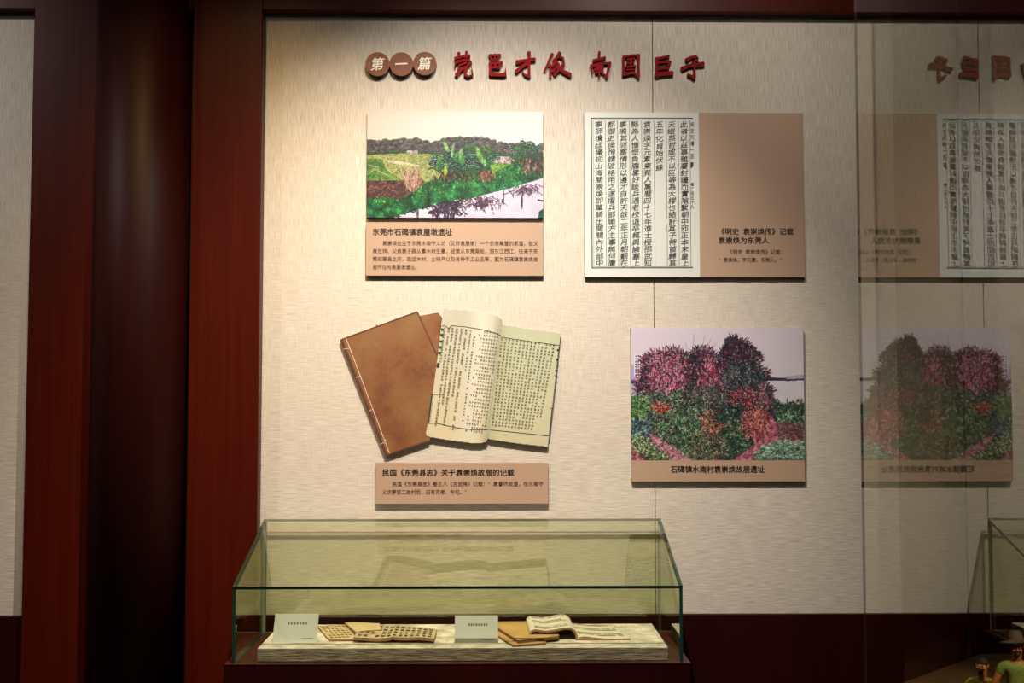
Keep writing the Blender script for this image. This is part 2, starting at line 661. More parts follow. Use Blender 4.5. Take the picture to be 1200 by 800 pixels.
# ================================================================== TITLE
def ribbon(bm, pts, w0, w1, org, sc, Y, thick):
    """a brush stroke: px path (crop coordinates) to a solid plate standing on the wall"""
    q = []
    for x, y in pts:
        p = P(org[0] + x / sc, org[1] + y / sc, Y)
        q.append(Vector((p.x, p.z)))
    # resample
    path = []
    for a, b in zip(q, q[1:]):
        for k in range(4):
            path.append(a.lerp(b, k / 4))
    path.append(q[-1])
    k_px = (P(601, 300, Y).x - P(600, 300, Y).x) / sc
    n = len(path)
    L, Rr = [], []
    for i, p in enumerate(path):
        t = (path[min(i + 1, n - 1)] - path[max(i - 1, 0)]).normalized()
        nn = Vector((-t.y, t.x))
        f = i / (n - 1)
        w = (w0 * (1 - f) + w1 * f) * k_px * 0.5 * (1.08 - 0.25 * math.sin(math.pi * f))
        if i == 0:
            p = p - t * w * 0.35
        if i == n - 1:
            p = p + t * w * 0.35
        L.append(p + nn * w)
        Rr.append(p - nn * w)
    a0 = path[0] - (path[1] - path[0]).normalized() * (w0 * k_px * 0.45)
    a1 = path[-1] + (path[-1] - path[-2]).normalized() * (w1 * k_px * 0.45)
    th = (0, thick, 0)
    # quads with closed sides
    fl = [bm.verts.new((p.x, Y, p.y)) for p in L]
    fr = [bm.verts.new((p.x, Y, p.y)) for p in Rr]
    bl = [bm.verts.new((p.x, Y + thick, p.y)) for p in L]
    br = [bm.verts.new((p.x, Y + thick, p.y)) for p in Rr]
    s0, s0b = bm.verts.new((a0.x, Y, a0.y)), bm.verts.new((a0.x, Y + thick, a0.y))
    s1, s1b = bm.verts.new((a1.x, Y, a1.y)), bm.verts.new((a1.x, Y + thick, a1.y))

    def F_(vs, mi=0):
        bm.faces.new(vs).material_index = mi
    for i in range(n - 1):
        F_((fl[i], fl[i + 1], fr[i + 1], fr[i]))
        F_((bl[i + 1], bl[i], br[i], br[i + 1]), 1)
        F_((fl[i + 1], fl[i], bl[i], bl[i + 1]), 1)
        F_((fr[i], fr[i + 1], br[i + 1], br[i]), 1)
    for s, sb, i in ((s0, s0b, 0), (s1, s1b, n - 1)):
        F_((s, fl[i], fr[i]))
        F_((sb, br[i], bl[i]), 1)
        F_((s, sb, bl[i], fl[i]), 1)
        F_((s, fr[i], br[i], sb), 1)


TITLE = [
    ('莞', (525, 50), 15, [([(130, 275), (250, 240), (375, 225)], 55, 45), ([(190, 180), (200, 265)], 52, 50),
                          ([(325, 160), (312, 250)], 46, 55), ([(135, 345), (118, 425)], 44, 18),
                          ([(170, 335), (290, 300), (365, 305), (400, 345), (360, 385)], 50, 50),
                          ([(200, 395), (320, 350)], 46, 40), ([(185, 465), (330, 420)], 55, 50),
                          ([(240, 455), (150, 560)], 62, 62),
                          ([(305, 440), (300, 560), (360, 590), (435, 560), (415, 440)], 62, 12)]),
    ('邑', (525, 50), 15, [([(730, 222), (915, 215)], 46, 44), ([(740, 225), (765, 305)], 44, 40),
                          ([(905, 220), (872, 300)], 46, 40), ([(765, 300), (870, 290)], 40, 36),
                          ([(820, 205), (820, 290)], 40, 40), ([(735, 360), (945, 352)], 52, 46),
                          ([(930, 355), (895, 440)], 52, 48), ([(750, 430), (900, 432)], 48, 46),
                          ([(832, 360), (832, 430)], 44, 40), ([(742, 355), (742, 545)], 50, 55),
                          ([(745, 545), (900, 560), (1000, 555)], 66, 66), ([(1005, 560), (1014, 440)], 50, 8)]),
    ('才', (595, 50), 15, [([(165, 340), (300, 310), (470, 290)], 66, 60), ([(375, 170), (372, 590)], 54, 50),
                          ([(370, 585), (300, 560), (255, 505)], 56, 16), ([(345, 350), (150, 500)], 62, 62)]),
    ('俊', (595, 50), 15, [([(780, 200), (650, 485)], 52, 36), ([(747, 385), (747, 600)], 44, 34),
                          ([(912, 180), (815, 325)], 62, 58), ([(815, 300), (800, 400)], 44, 44),
                          ([(915, 240), (975, 270), (985, 380), (930, 460)], 40, 56),
                          ([(870, 335), (790, 410)], 40, 40), ([(895, 370), (790, 505)], 44, 40),
                          ([(960, 400), (820, 555)], 58, 50), ([(860, 420), (960, 490), (1095, 560)], 50, 74)]),
    ('南', (685, 50), 15, [([(262, 165), (262, 290)], 42, 42), ([(165, 315), (360, 262)], 58, 50),
                          ([(120, 400), (300, 365), (455, 355)], 46, 44), ([(125, 400), (138, 565)], 52, 12),
                          ([(445, 360), (388, 600)], 58, 50), ([(388, 590), (315, 525)], 46, 14),
                          ([(190, 415), (320, 400)], 44, 40), ([(185, 470), (320, 455)], 46, 40),
                          ([(235, 375), (225, 470)], 40, 40), ([(290, 375), (300, 470)], 36, 40),
                          ([(260, 380), (258, 605)], 58, 24), ([(195, 520), (320, 500)], 34, 34)]),
    ('国', (685, 50), 15, [([(692, 250), (685, 565)], 50, 46), ([(690, 250), (820, 222), (960, 220)], 44, 48),
                          ([(950, 225), (950, 600)], 56, 50), ([(690, 555), (860, 520)], 52, 50),
                          ([(860, 515), (955, 605)], 40, 44), ([(760, 292), (880, 275)], 38, 34),
                          ([(755, 360), (870, 345)], 36, 34), ([(725, 425), (895, 408)], 40, 38),
                          ([(820, 280), (815, 425)], 52, 46), ([(740, 475), (890, 465)], 30, 30)]),
    ('巨', (755, 50), 15, [([(222, 270), (222, 590)], 52, 50), ([(215, 285), (430, 232)], 54, 46),
                          ([(245, 348), (460, 332)], 44, 42), ([(445, 335), (420, 455)], 54, 46),
                          ([(245, 455), (425, 442)], 54, 50), ([(215, 560), (490, 530)], 78, 72)]),
    ('子', (755, 50), 15, [([(745, 300), (830, 255), (905, 240)], 62, 56), ([(895, 240), (940, 275), (860, 350)], 60, 46),
                          ([(670, 450), (800, 400), (1035, 370)], 66, 74), ([(885, 350), (885, 600)], 52, 48),
                          ([(880, 610), (830, 585), (775, 555)], 54, 44)]),
]
tl_labels = [
    'red brush-written raised character next to the round brown discs, first of the red title',
    'red raised title character, second from the discs, like a boxed seal over a hook',
    'red raised title character of a crossed stroke with a hook, third of the red title',
    'red raised slanting title character just before the wide gap in the title',
    'red raised title character with pointed top just after the gap in the title',
    'red raised title character in a closed square frame',
    'red raised title character of stacked bars open to the right, second from the right end',
    'red raised title character at the far right end of the title',
]
for (ch, org, sc, strokes), lab in zip(TITLE, tl_labels):
    bm = bmesh.new()
    for k, (pts, w0, w1) in enumerate(strokes):
        ribbon(bm, pts, w0, w1, org, sc, -0.014 - 0.0002 * k, 0.014 + 0.0002 * k)
    o = obj('title_character', bm, [M['red'], M['red_side']], recalc=False)
    bm = bmesh.new(); bm.from_mesh(o.data); bmesh.ops.recalc_face_normals(bm, faces=bm.faces); bm.to_mesh(o.data); bm.free()
    tag(o, lab, 'letter', 'red title characters')

for (ch, px, py, rp, lab) in (('第', 442.5, 75, 14.2, 'leftmost of the three round brown discs with a cream character'),
                             ('一', 470.3, 75, 14.0, 'middle round brown disc with a single cream horizontal stroke'),
                             ('篇', 497.8, 74.3, 13.8, 'rightmost round brown disc, nearest the red title, with a cream character')):
    Y = -0.022
    c = P(px, py, Y)
    r = rp * 3.65 / 1300
    bm = bmesh.new()
    prism(bm, [(c.x + r * math.cos(2 * math.pi * k / 48), Y, c.z + r * math.sin(2 * math.pi * k / 48)) for k in range(48)],
          (0, 0.022, 0), 0, 1)
    d = obj('title_disc', bm, [M['disc'], M['disc_side']])
    tag(d, lab, 'disc', 'round title discs')
    bm = bmesh.new()
    h = 0.0455
    sh = 0.18
    put_glyph(bm, ch, lambda x, y: (c.x + ((x - 0.5) + sh * (y - 0.38)) * h * 0.95, Y - 0.0006, c.z + (y - 0.38 + 0.05 * (x - .5)) * h), 0.022)
    flat('disc_character', bm, M['cream'], d)

# ================================================================== WALL BOARDS
BT = 0.016
YF = -BT


def board(name, px0, py0, px1, py1, face, side, label, cat, group=None, T=BT):
    x0, x1, z0, z1 = wall_rect(px0, py0, px1, py1, -T)
    bm = bmesh.new()
    prism(bm, [(x0, -T, z0), (x1, -T, z0), (x1, -T, z1), (x0, -T, z1)], (0, T, 0), 0, 1)
    o = obj(name, bm, [face, side], None, 0.0005)
    tag(o, label, cat, group)
    return o, (x0, x1, z0, z1)


# ---- photograph of the river bank
o, (x0, x1, z0, z1) = board('photo_board', 430, 130.5, 636.5, 255, M['pvc'], M['board_edge'],
                            'landscape photo board of banana plants beside a pond, upper left of the wall', 'photo')
C = Canvas(28, 35, 1178, 720, 430, 256)
C.grad((226, 220, 204), (232, 226, 216))
t = np.clip((C.X - 28) / 1150, 0, 1)[..., None]
C.a = C.a * (1 - t) + C.c((243, 238, 236)) * t
C.fill([(28, 300), (1178, 300), (1178, 560), (28, 620)], (40, 96, 60), (84, 120, 70), 4, 30)
# far tree line
rr = random.Random(3)
tops = [(28, 222), (120, 225), (200, 220), (250, 208), (340, 205), (400, 228), (470, 228), (540, 212), (610, 198), (700, 205), (800, 208), (880, 232), (960, 238), (1030, 252), (1178, 262)]
txs, tys = zip(*tops)
for row in range(5):
    for k in range(48):
        x = 28 + k * 24 + rr.uniform(-9, 9)
        y = np.interp(x, txs, tys) + 14 + row * 18 + rr.uniform(-6, 6)
        g = rr.random()
        top = [(150, 138, 132), (96, 98, 104), (122, 128, 104), (120, 104, 112)][rr.randrange(4)]
        bot = [(44, 38, 62), (36, 34, 60), (52, 50, 58), (40, 52, 52)][rr.randrange(4)]
        C.blob(x, y, rr.uniform(17, 30), rr.uniform(14, 24), top, bot, 0.95)
C.fill([(28, 300), (280, 290), (500, 300), (900, 300), (1178, 320), (1178, 420), (28, 420)], (42, 92, 58), (66, 112, 72), 5, 30, 0.9)
C.fill([(28, 318), (300, 306), (520, 316), (560, 400), (520, 500), (28, 500)], (180, 188, 112), (160, 176, 96), 6, 60)
C.fill([(28, 340), (130, 345), (150, 410), (28, 430)], (52, 120, 60), (120, 160, 70), 8, 25)
C.fill([(28, 420), (150, 410), (260, 480), (28, 490)], (140, 176, 70), (70, 138, 60), 9, 20)
C.fill([(150, 352), (210, 352), (380, 384), (360, 398), (200, 372)], (226, 218, 186), (196, 190, 140), 10, 20)
for a, b in (((60, 400), (230, 480)), ((28, 450), (90, 400)), ((28, 380), (120, 400))):
    C.leaf(a[0], a[1], math.hypot(b[0] - a[0], b[1] - a[1]), 5, math.atan2(b[1] - a[1], b[0] - a[0]), (206, 206, 150))
C.fill([(820, 360), (1020, 350), (1120, 420), (1000, 460), (850, 440)], (150, 190, 70), (90, 160, 60), 12, 25)
C.fill([(840, 322), (960, 328), (990, 350), (960, 372), (860, 365)], (225, 205, 205), (120, 90, 110), 14, 14)
C.fill([(290, 290), (360, 288), (360, 310), (280, 308)], (214, 206, 210), (150, 150, 160), 15, 10)
# reddish scrub on the left
C.fill([(28, 482), (250, 482), (390, 470), (420, 520), (330, 590), (28, 625)], (138, 82, 80), (70, 46, 52), 16, 18)
for k in range(200):
    C.leaf(rr.uniform(30, 360), rr.uniform(500, 600), rr.uniform(14, 36), 5, rr.uniform(-0.6, 0.4),
           [(190, 110, 104), (70, 60, 58), (120, 44, 60), (40, 84, 58)][rr.randrange(4)])
for k in range(90):
    x = rr.uniform(270, 370)
    C.leaf(x, rr.uniform(480, 570), rr.uniform(60, 130), 4, -math.pi / 2 + rr.uniform(-0.45, 0.45),
           [(216, 178, 160), (190, 150, 120), (160, 100, 96)][rr.randrange(3)])
# bank
bank = [(28, 600), (120, 588), (250, 598), (330, 560), (400, 500), (470, 470), (700, 480), (860, 430), (960, 380), (1060, 370), (1178, 420),
        (1178, 466), (1100, 492), (960, 534), (820, 570), (700, 602), (560, 616), (420, 650), (330, 680), (200, 722), (28, 722)]
C.fill(bank, (20, 92, 62), (48, 148, 66), 20, 26)
bm_ = C.poly(bank)
for k in range(1500):
    x = rr.uniform(28, 1160)
    y = rr.uniform(370, 710)
    j = min(C.h - 1, max(0, int((y - 35) * C.sy)))
    i = min(C.w - 1, max(0, int((x - 28) * C.sx)))
    if bm_[j, i] < 0.5:
        continue
    br = 1 if y < np.interp(x, (28, 1160), (640, 430)) else 0
    cs = [(96, 190, 60), (40, 160, 72), (130, 205, 70), (18, 110, 74)] if br else [(10, 70, 60), (30, 120, 78), (14, 88, 74), (58, 160, 80)]
    C.leaf(x, y, rr.uniform(10, 24), rr.uniform(5, 9), rr.uniform(0, 6.28), cs[rr.randrange(4)], None, 0.85)
# pond
pond = [(200, 722), (330, 672), (420, 645), (560, 612), (700, 598), (820, 566), (960, 530), (1100, 488), (1178, 462), (1178, 722)]
C.fill(pond, (228, 220, 240), (214, 204, 232), 22, 60)
pm = C.poly(pond)
keep = C.a.copy()
for k in range(230):
    C.leaf(rr.gauss(550, 50), rr.uniform(590, 690), rr.uniform(20, 60), rr.uniform(6, 16), rr.uniform(0.6, 2.4), [(60, 42, 72), (84, 60, 92), (104, 84, 118), (50, 50, 70)][rr.randrange(4)])
for k in range(90):
    x = rr.uniform(200, 640)
    C.leaf(x, np.interp(x, (200, 420, 700), (700, 640, 596)) + rr.uniform(-6, 10), rr.uniform(16, 50), 9, rr.uniform(-.5, .5), [(30, 50, 50), (60, 50, 70), (24, 70, 60)][rr.randrange(3)])
for k in range(150):
    x = rr.gauss(780, 60)
    C.leaf(x, rr.uniform(575, 640), rr.uniform(20, 70), rr.uniform(4, 10), math.pi / 2 + rr.uniform(-1.2, 1.2), [(70, 44, 78), (96, 74, 110), (110, 60, 90)][rr.randrange(3)], None, 0.9)
for k in range(90):
    x = rr.gauss(1070, 50)
    C.leaf(x, rr.uniform(500, 560), rr.uniform(20, 60), rr.uniform(4, 9), math.pi / 2 + rr.uniform(-1.3, 1.3), [(80, 60, 96), (120, 96, 130), (110, 56, 84)][rr.randrange(3)], None, 0.9)
C.leaf(1040, 560, 110, 14, math.pi / 2, (70, 60, 92))
C.leaf(922, 520, 120, 7, math.pi / 2, (96, 84, 110))
C.leaf(450, 640, 100, 12, 1.2, (70, 50, 76))
C.leaf(360, 650, 80, 20, math.pi / 2, (120, 100, 126))
for k in range(26):
    x = rr.uniform(640, 900)
    C.leaf(x, rr.uniform(620, 715), rr.uniform(30, 70), 5, rr.uniform(-0.5, 0.3), (236, 228, 244), None, 0.8)
C.blend(keep, 1 - pm)
C.fill([(28, 690), (110, 715), (28, 722)], (60, 110, 110))
C.fill([(1140, 600), (1178, 606), (1178, 616), (1140, 612)], (60, 50, 90))
C.fill([(1150, 680), (1178, 660), (1178, 722), (1145, 722)], (20, 100, 90))


def banana(x, y, n, L, cols, spread=1.3, seed=0):
    q = random.Random(seed)
    for k in range(n):
        a = -math.pi / 2 + q.uniform(-spread, spread)
        ll = L * q.uniform(0.6, 1.05)
        c = cols[q.randrange(len(cols))]
        c2 = tuple(int(v * 0.55) for v in c)
        C.leaf(x + q.uniform(-12, 12), y + q.uniform(-20, 20), ll, ll * q.uniform(0.2, 0.3), a, c, c2)


dk = [(26, 84, 84), (34, 112, 86), (46, 56, 70), (46, 136, 84)]
lt = [(70, 150, 60), (120, 190, 80), (60, 130, 60)]


def frond(x, y, L, wd, ang, bend, col, hi):
    # an arching leaf of a few short pieces with a pale midrib
    for k in range(5):
        st = L / 5
        C.leaf(x - math.cos(ang) * st * .3, y - math.sin(ang) * st * .3, st * 1.8, wd * (1.1 - .12 * k), ang, tuple(int(c * .6) for c in col), col)
        x2, y2 = x + math.cos(ang) * st, y + math.sin(ang) * st
        C.leaf(x, y, st * 1.3, 3.2, ang, hi)
        x, y = x2, y2
        ang += bend / 5


def clump(cx, cy, n, L, seed, bright):
    q = random.Random(seed)
    for k in range(n):
        side = q.choice((-1, 1))
        a = -math.pi / 2 + side * q.uniform(.1, 1.1)
        c = dk[q.randrange(4)]
        hi = [(150, 200, 176), (100, 180, 110), (196, 216, 200)][q.randrange(3)]
        frond(cx + q.uniform(-16, 16), cy - 40 + q.uniform(-30, 20), L * q.uniform(.9, 1.35), L * .3, a, side * q.uniform(.9, 2.1), c, hi)
    for k in range(int(n * 1.6)):
        C.leaf(cx + q.uniform(-45, 45), cy + q.uniform(-20, 10), q.uniform(25, 60), 8, math.pi / 2 + q.uniform(-.7, .7),
               [(70, 40, 46), (40, 34, 44), (130, 70, 60), (30, 70, 50), (28, 34, 40)][q.randrange(5)])
    for k in range(bright):
        c = lt[q.randrange(3)]
        a = -math.pi / 2 + q.uniform(-.8, .8)
        C.leaf(cx + q.uniform(-30, 30), cy + q.uniform(-60, -20), L * q.uniform(.5, .8), L * .26, a, c, tuple(min(255, int(v * 1.3)) for v in c))


C.blob(700, 290, 55, 50, (70, 130, 76), (40, 96, 60), 0.9)
banana(690, 300, 16, 60, [(60, 130, 70), (90, 160, 80)], 1.6, 5)
banana(820, 300, 12, 60, lt, 1.2, 9)
clump(620, 430, 12, 105, 3, 2)
clump(550, 445, 12, 100, 1, 2)
clump(660, 450, 10, 90, 8, 0)
clump(500, 460, 7, 70, 2, 1)
C.leaf(560, 300, 80, 30, -2.0, (130, 200, 90), (160, 216, 120))
C.leaf(582, 335, 100, 24, -1.45, (190, 220, 176), (100, 180, 100))
C.leaf(590, 345, 90, 38, -0.75, (96, 180, 70), (60, 140, 70))
C.leaf(640, 355, 85, 34, -1.5, (170, 206, 140), (90, 170, 80))
C.blob(500, 362, 17, 42, (90, 170, 66), (44, 130, 60))
C.blob(650, 360, 20, 26, (80, 170, 66), (50, 140, 60))
C.blob(540, 420, 14, 32, (206, 206, 70), (160, 190, 56))
clump(800, 430, 11, 90, 6, 1)
C.leaf(785, 370, 115, 40, -1.95, (170, 216, 110), (100, 180, 70))
for k in range(70):
    C.leaf(rr.uniform(765, 850), rr.uniform(410, 440), rr.uniform(30, 70), 6, math.pi / 2 + rr.uniform(-0.6, 0.6),
           [(160, 74, 60), (110, 44, 50), (196, 130, 100), (60, 110, 60)][rr.randrange(4)])
clump(1010, 350, 8, 60, 13, 1)
banana(1050, 300, 10, 90, lt + dk, 0.6, 12)
clump(1120, 340, 10, 70, 14, 0)
for k in range(130):
    C.leaf(rr.uniform(1050, 1175), rr.uniform(330, 420), rr.uniform(20, 50), 7, math.pi / 2 + rr.uniform(-0.8, 0.8),
           [(150, 50, 70), (190, 150, 140), (110, 40, 60), (40, 110, 70), (50, 40, 60)][rr.randrange(5)])
gn = (C.noise(7, 77, 3) - 0.5)[..., None] * 2.0
hf = RNG.normal(0, 1, (C.h, C.w, 1))
big = (C.noise(46, 91, 2) - 0.5)[..., None] * 2.2 * np.clip((C.Y - 440) / 60, 0, 1)[..., None]
C.a = np.clip(C.a * (1 + 0.55 * big * C.poly(bank)[..., None]), 0, 1)
veg = np.clip((0.78 - C.a.mean(2, keepdims=True)) * 8, 0, 1)
C.a = np.clip(C.a * (0.90 + veg * (-0.10 + 0.38 * gn + 0.11 * hf)), 0, 1)
gy = C.a.mean(2, keepdims=True)
C.a = np.clip(gy + (C.a - gy) * 0.85, 0, 1)
C.a = np.clip(C.a, 0, 1) ** 1.05 * 1.02
print_mesh('landscape_print', [(x0, YF - .0004, z1), (x1, YF - .0004, z1), (x1, YF - .0004, z0), (x0, YF - .0004, z0)], C.a, o)

# ---- caption below it
o, _ = board('caption_board', 428.8, 260.5, 636.8, 323, M['tan'], M['board_edge'],
             'tan caption board with five lines of text under the landscape photo', 'caption board')
Yt = YF - 0.0004
bm = bmesh.new()
text_line(bm, '东莞市石碣镇袁屋墩遗址', 436.3, 530, 271.6, 8.9, Yt, 0.028)
flat('caption_heading', bm, M['ink'], o)
bm = bmesh.new()
text_line(bm, '　　袁崇焕出生于东莞水南守义坊（又称袁屋墩）一个农商兼营的家庭，祖父', 436.5, 630.5, 284.8, 6.1, Yt, 0.010)
text_line(bm, '袁世祥、父亲袁子鹏从事木材生意，经常从东莞乘船，溯东江西江，往来于东', 436.5, 630.5, 294.0, 6.1, Yt, 0.010)
text_line(bm, '莞和藤县之间，贩运木材、土特产以及各种手工业品等。图为石碣镇袁崇焕故', 436.5, 630.5, 303.3, 6.1, Yt, 0.010)
text_line(bm, '居所在地袁屋墩遗址。', 436.5, 492, 312.7, 6.1, Yt, 0.010)
flat('caption_text', bm, M['ink_soft'], o)

# ---- old page board
x0, x1, z0, z1 = wall_rect(684.8, 132, 942, 324.5, YF)
o, _ = board('page_board', 684.8, 132, 942, 324.5, M['tan'], M['board_edge'],
             'wide board with a white woodblock page beside a tan caption field, upper right', 'text board')
xp = P(819.5, 230, YF).x
bm = bmesh.new()
box(bm, x0, xp, YF - 0.0005, YF + 0.001, z0, z1)
pg = obj('page_print', bm, M['page'], o)
bm = bmesh.new()
Yp = YF - 0.0010


def quad(bm, px0, py0, px1, py1, Y, mi=0):
    pts = [P(px0, py1, Y), P(px1, py1, Y), P(px1, py0, Y), P(px0, py0, Y)]
    bm.faces.new([bm.verts.new(p) for p in pts]).material_index = mi


def sline(bm, xa, ya, xb, yb, w, Y):
    dx, dy = xb - xa, yb - ya
    L = math.hypot(dx, dy)
    nx, ny = -dy / L * w / 2, dx / L * w / 2
    pts = [P(xa + nx, ya + ny, Y), P(xb + nx, yb + ny, Y), P(xb - nx, yb - ny, Y), P(xa - nx, ya - ny, Y)]
    bm.faces.new([bm.verts.new(p) for p in pts])


sline(bm, 692, 138.4, 812, 138.4, 1.0, Yp)
sline(bm, 694.5, 140.3, 812, 140.4, 0.45, Yp)
sline(bm, 693, 138, 694, 314.5, 1.1, Yp)
sline(bm, 695.0, 140.5, 696, 311, 0.35, Yp)
sline(bm, 693.6, 313.8, 812, 313.6, 1.1, Yp)
sline(bm, 695, 312.2, 812, 312.2, 0.35, Yp)
for k, xx in enumerate((709.4, 723.6, 737.6, 751.8, 766.3, 780.8, 794.8)):
    for ya, yb in (((141, 176), (176.6, 228), (229, 312)) if k != 5 else ((141, 175), (176, 256), (262, 312))):
        sline(bm, xx + (ya - 141) * 0.008, ya, xx + (yb - 141) * 0.008, yb, 0.5, Yp)
sline(bm, 808.6, 141, 809.8, 312, 0.5, Yp)
flat('page_rules', bm, M['ink_page'], o)
cols_txt = ['此者以茲事雖屬封疆而實陰繫朝中邪正本末皇上', '天縱英哲或不以臣等為大謬也誥訐其子特首歸其',
            '五年化貞始伏誅', '袁崇煥字元素東莞人萬曆四十七年進士授邵武知',
            '縣為人慷慨負膽畧好談兵遇老校退卒輒與論塞上', '事曉其阨塞情形以邊才自許天啟二年正月朝覲在',
            '都御史侯恂請破格用之遂擢兵部職方主事無何廣', '寧師潰廷議扼山海關崇煥即單騎出閱關內外部中']
cxs = (801.5, 787.0, 772.6, 758.2, 744.2, 730.2, 716.0, 701.6)
bm = bmesh.new()
gr = random.Random(5)
for cxp, s in zip(cxs, cols_txt):
    for k, ch in enumerate(s):
        n = 22.0
        yc = 145.6 + k * (307.5 - 145.6) / 20.6 if len(s) > 10 else 145.6 + k * 8.4
        if len(s) > 10:
            yc = 145.6 + k * (308.0 - 145.6) / (len(s) - 1)
        c = P(cxp + gr.uniform(-.4, .4) + (yc - 140) * 0.008, yc, Yp)
        w = 9.6 * 3.634 / 1300
        h = min(8.4, (308.0 - 145.6) / (max(len(s), 20) - 1) * 1.02) * 3.634 / 1300
        sk, sl = gr.uniform(0.02, 0.12), gr.uniform(0.06, 0.16)
        put_glyph(bm, ch, lambda x, y: (c.x + (x - .5 + sk * (y - .38)) * w, Yp, c.z + (y - .38 + sl * (x - .5)) * h), 0.008)
for k, ch in enumerate('明史列傳一百'):
    c = P(811.2, 146 + k * 7.4, Yp)
    put_glyph(bm, ch, lambda x, y: (c.x + (x - .5) * .012, Yp, c.z + (y - .38) * .018), 0.012)
for k, ch in enumerate('卷二百五十九'):
    c = P(811.4, 216 + k * 5.2, Yp)
    put_glyph(bm, ch, lambda x, y: (c.x + (x - .5) * .011, Yp, c.z + (y - .38) * .013), 0.012)
quad(bm, 809.4, 190, 812.6, 194.5, Yp)
pts = [P(809.4, 194.5, Yp), P(812.6, 194.5, Yp), P(809.6, 197.5, Yp)]
bm.faces.new([bm.verts.new(p) for p in pts])
flat('page_characters', bm, M['ink_page'], o)
bm = bmesh.new()
text_line(bm, '《明史·袁崇焕传》记载', 840.8, 930, 271.0, 8.4, Yt, 0.026)
text_line(bm, '袁崇焕为东莞人', 841.6, 901.3, 281.5, 8.4, Yt, 0.026)
flat('caption_heading', bm, M['ink'], o)
bm = bmesh.new()
text_line(bm, '《明史·袁崇焕传》记载：', 852.5, 920.5, 295.0, 6.0, Yt, 0.008)
text_line(bm, '“袁崇焕，字元素，东莞人。”', 842, 919, 304.3, 6.0, Yt, 0.008)
flat('caption_text', bm, M['ink_soft'], o)

# ---- cut-out board of the old books
ob = empty('book_cutout_board', tuple(P(530, 450, 0)))
tag(ob, 'cut-out board showing a closed brown stitched book behind an open book', 'cut-out board')


def cutpoly(name, pts, m, side, Y=YF, T=BT, parent=ob, label=None):
    bm = bmesh.new()
    prism(bm, [P(x, y, Y) for x, y in pts], (0, T, 0), 0, 1)
    o = obj(name, bm, [m, side], parent)
    if label:
        o['label'] = label
    return o


cover = [(398.8, 397.5), (489, 364.5), (494, 376), (513.8, 420), (505, 505), (503.5, 516.5), (452.2, 534)]
M_cover = mat('brown_book_cover')
m, nt, out_ = M_cover
b = N(nt, 'ShaderNodeBsdfPrincipled')
b.inputs['Roughness'].default_value = 0.5
tc = N(nt, 'ShaderNodeTexCoord')
sp = N(nt, 'ShaderNodeSeparateXYZ')
nt.links.new(tc.outputs['Object'], sp.inputs[0])
f1 = stretched(nt, (7, 7, 7), 1, 4)
f2 = stretched(nt, (90, 90, 90), 1, 3)
s_ = math_n(nt, 'MULTIPLY_ADD', f2, 0.18, f1)
nt.links.new(ramp(nt, s_, [(0.40, (0.17, 0.055, 0.026)), (0.56, (0.25, 0.105, 0.038)), (0.74, (0.28, 0.15, 0.06))]), b.inputs['Base Color'])
nt.links.new(b.outputs[0], out_.inputs[0])
M['cover'] = m
M['cover_dark'] = plain('cover_border', (0.13, 0.045, 0.028), 0.5, 0.2, (20, 20, 20))
cutpoly('back_cover', [(480, 372), (513.5, 366.0), (518, 372), (512, 420), (500, 440), (480, 400)], M['cover'], M['board_edge'], YF + .001, BT - .001)
cutpoly('front_cover', cover, M['cover'], M['board_edge'], YF, BT)
# printed darker rims and the stitched spine of the cover
bm = bmesh.new()
Yc = YF - 0.0005
sline(bm, 400.2, 398, 452.8, 532.5, 3.0, Yc)
sline(bm, 401, 397.4, 488.5, 365.3, 1.6, Yc)
sline(bm, 489.0, 365.5, 513.5, 419.5, 1.6, Yc)
sline(bm, 453.5, 532.6, 502, 515.8, 1.0, Yc)
sline(bm, 440.6, 364.0 + 16, 442, 382.5, 1.2, Yc)
flat('cover_rim', bm, M['cover_dark'], ob)
bm = bmesh.new()
sline(bm, 405.3, 395.5, 456.5, 531, 0.75, Yc - .0003)
for (xa, ya, xb, yb) in ((402.2, 408.8, 410.3, 408), (417, 442.2, 423, 440), (432, 481.5, 437.8, 479), (445.5, 520, 452, 518)):
    sline(bm, xa, ya, xb, yb, 0.6, Yc - .0003)
for k in range(7):
    sline(bm, 449.5 + k * .3, 513.5 + k, 452.5 - k * .2, 516 + k * 0.3, 0.7, Yc - .0003)
flat('stitching', bm, M['thread'], ob)

# open book: curled left page and flat right page
left_pg = [(519.6, 361.6), (560, 365), (574, 367.2), (583, 370), (588.5, 375), (588.2, 381), (571.5, 514), (569.5, 517.5), (563, 519.0), (551, 518.6), (525, 515.2), (500.3, 511.0), (499.3, 507.5), (505, 478), (511.5, 430)]
right_pg = [(586, 381.3), (588.5, 380.8), (622, 385.5), (656.9, 390.4), (641.7, 523.2), (604, 519), (574, 514.3), (570, 512)]
cutpoly('open_book_right_page', right_pg, M['pvc'], M['board_edge'], YF + .0004, BT - .0004)
cutpoly('open_book_left_page', left_pg, M['pvc'], M['board_edge'], YF - .0016, BT + .0016)


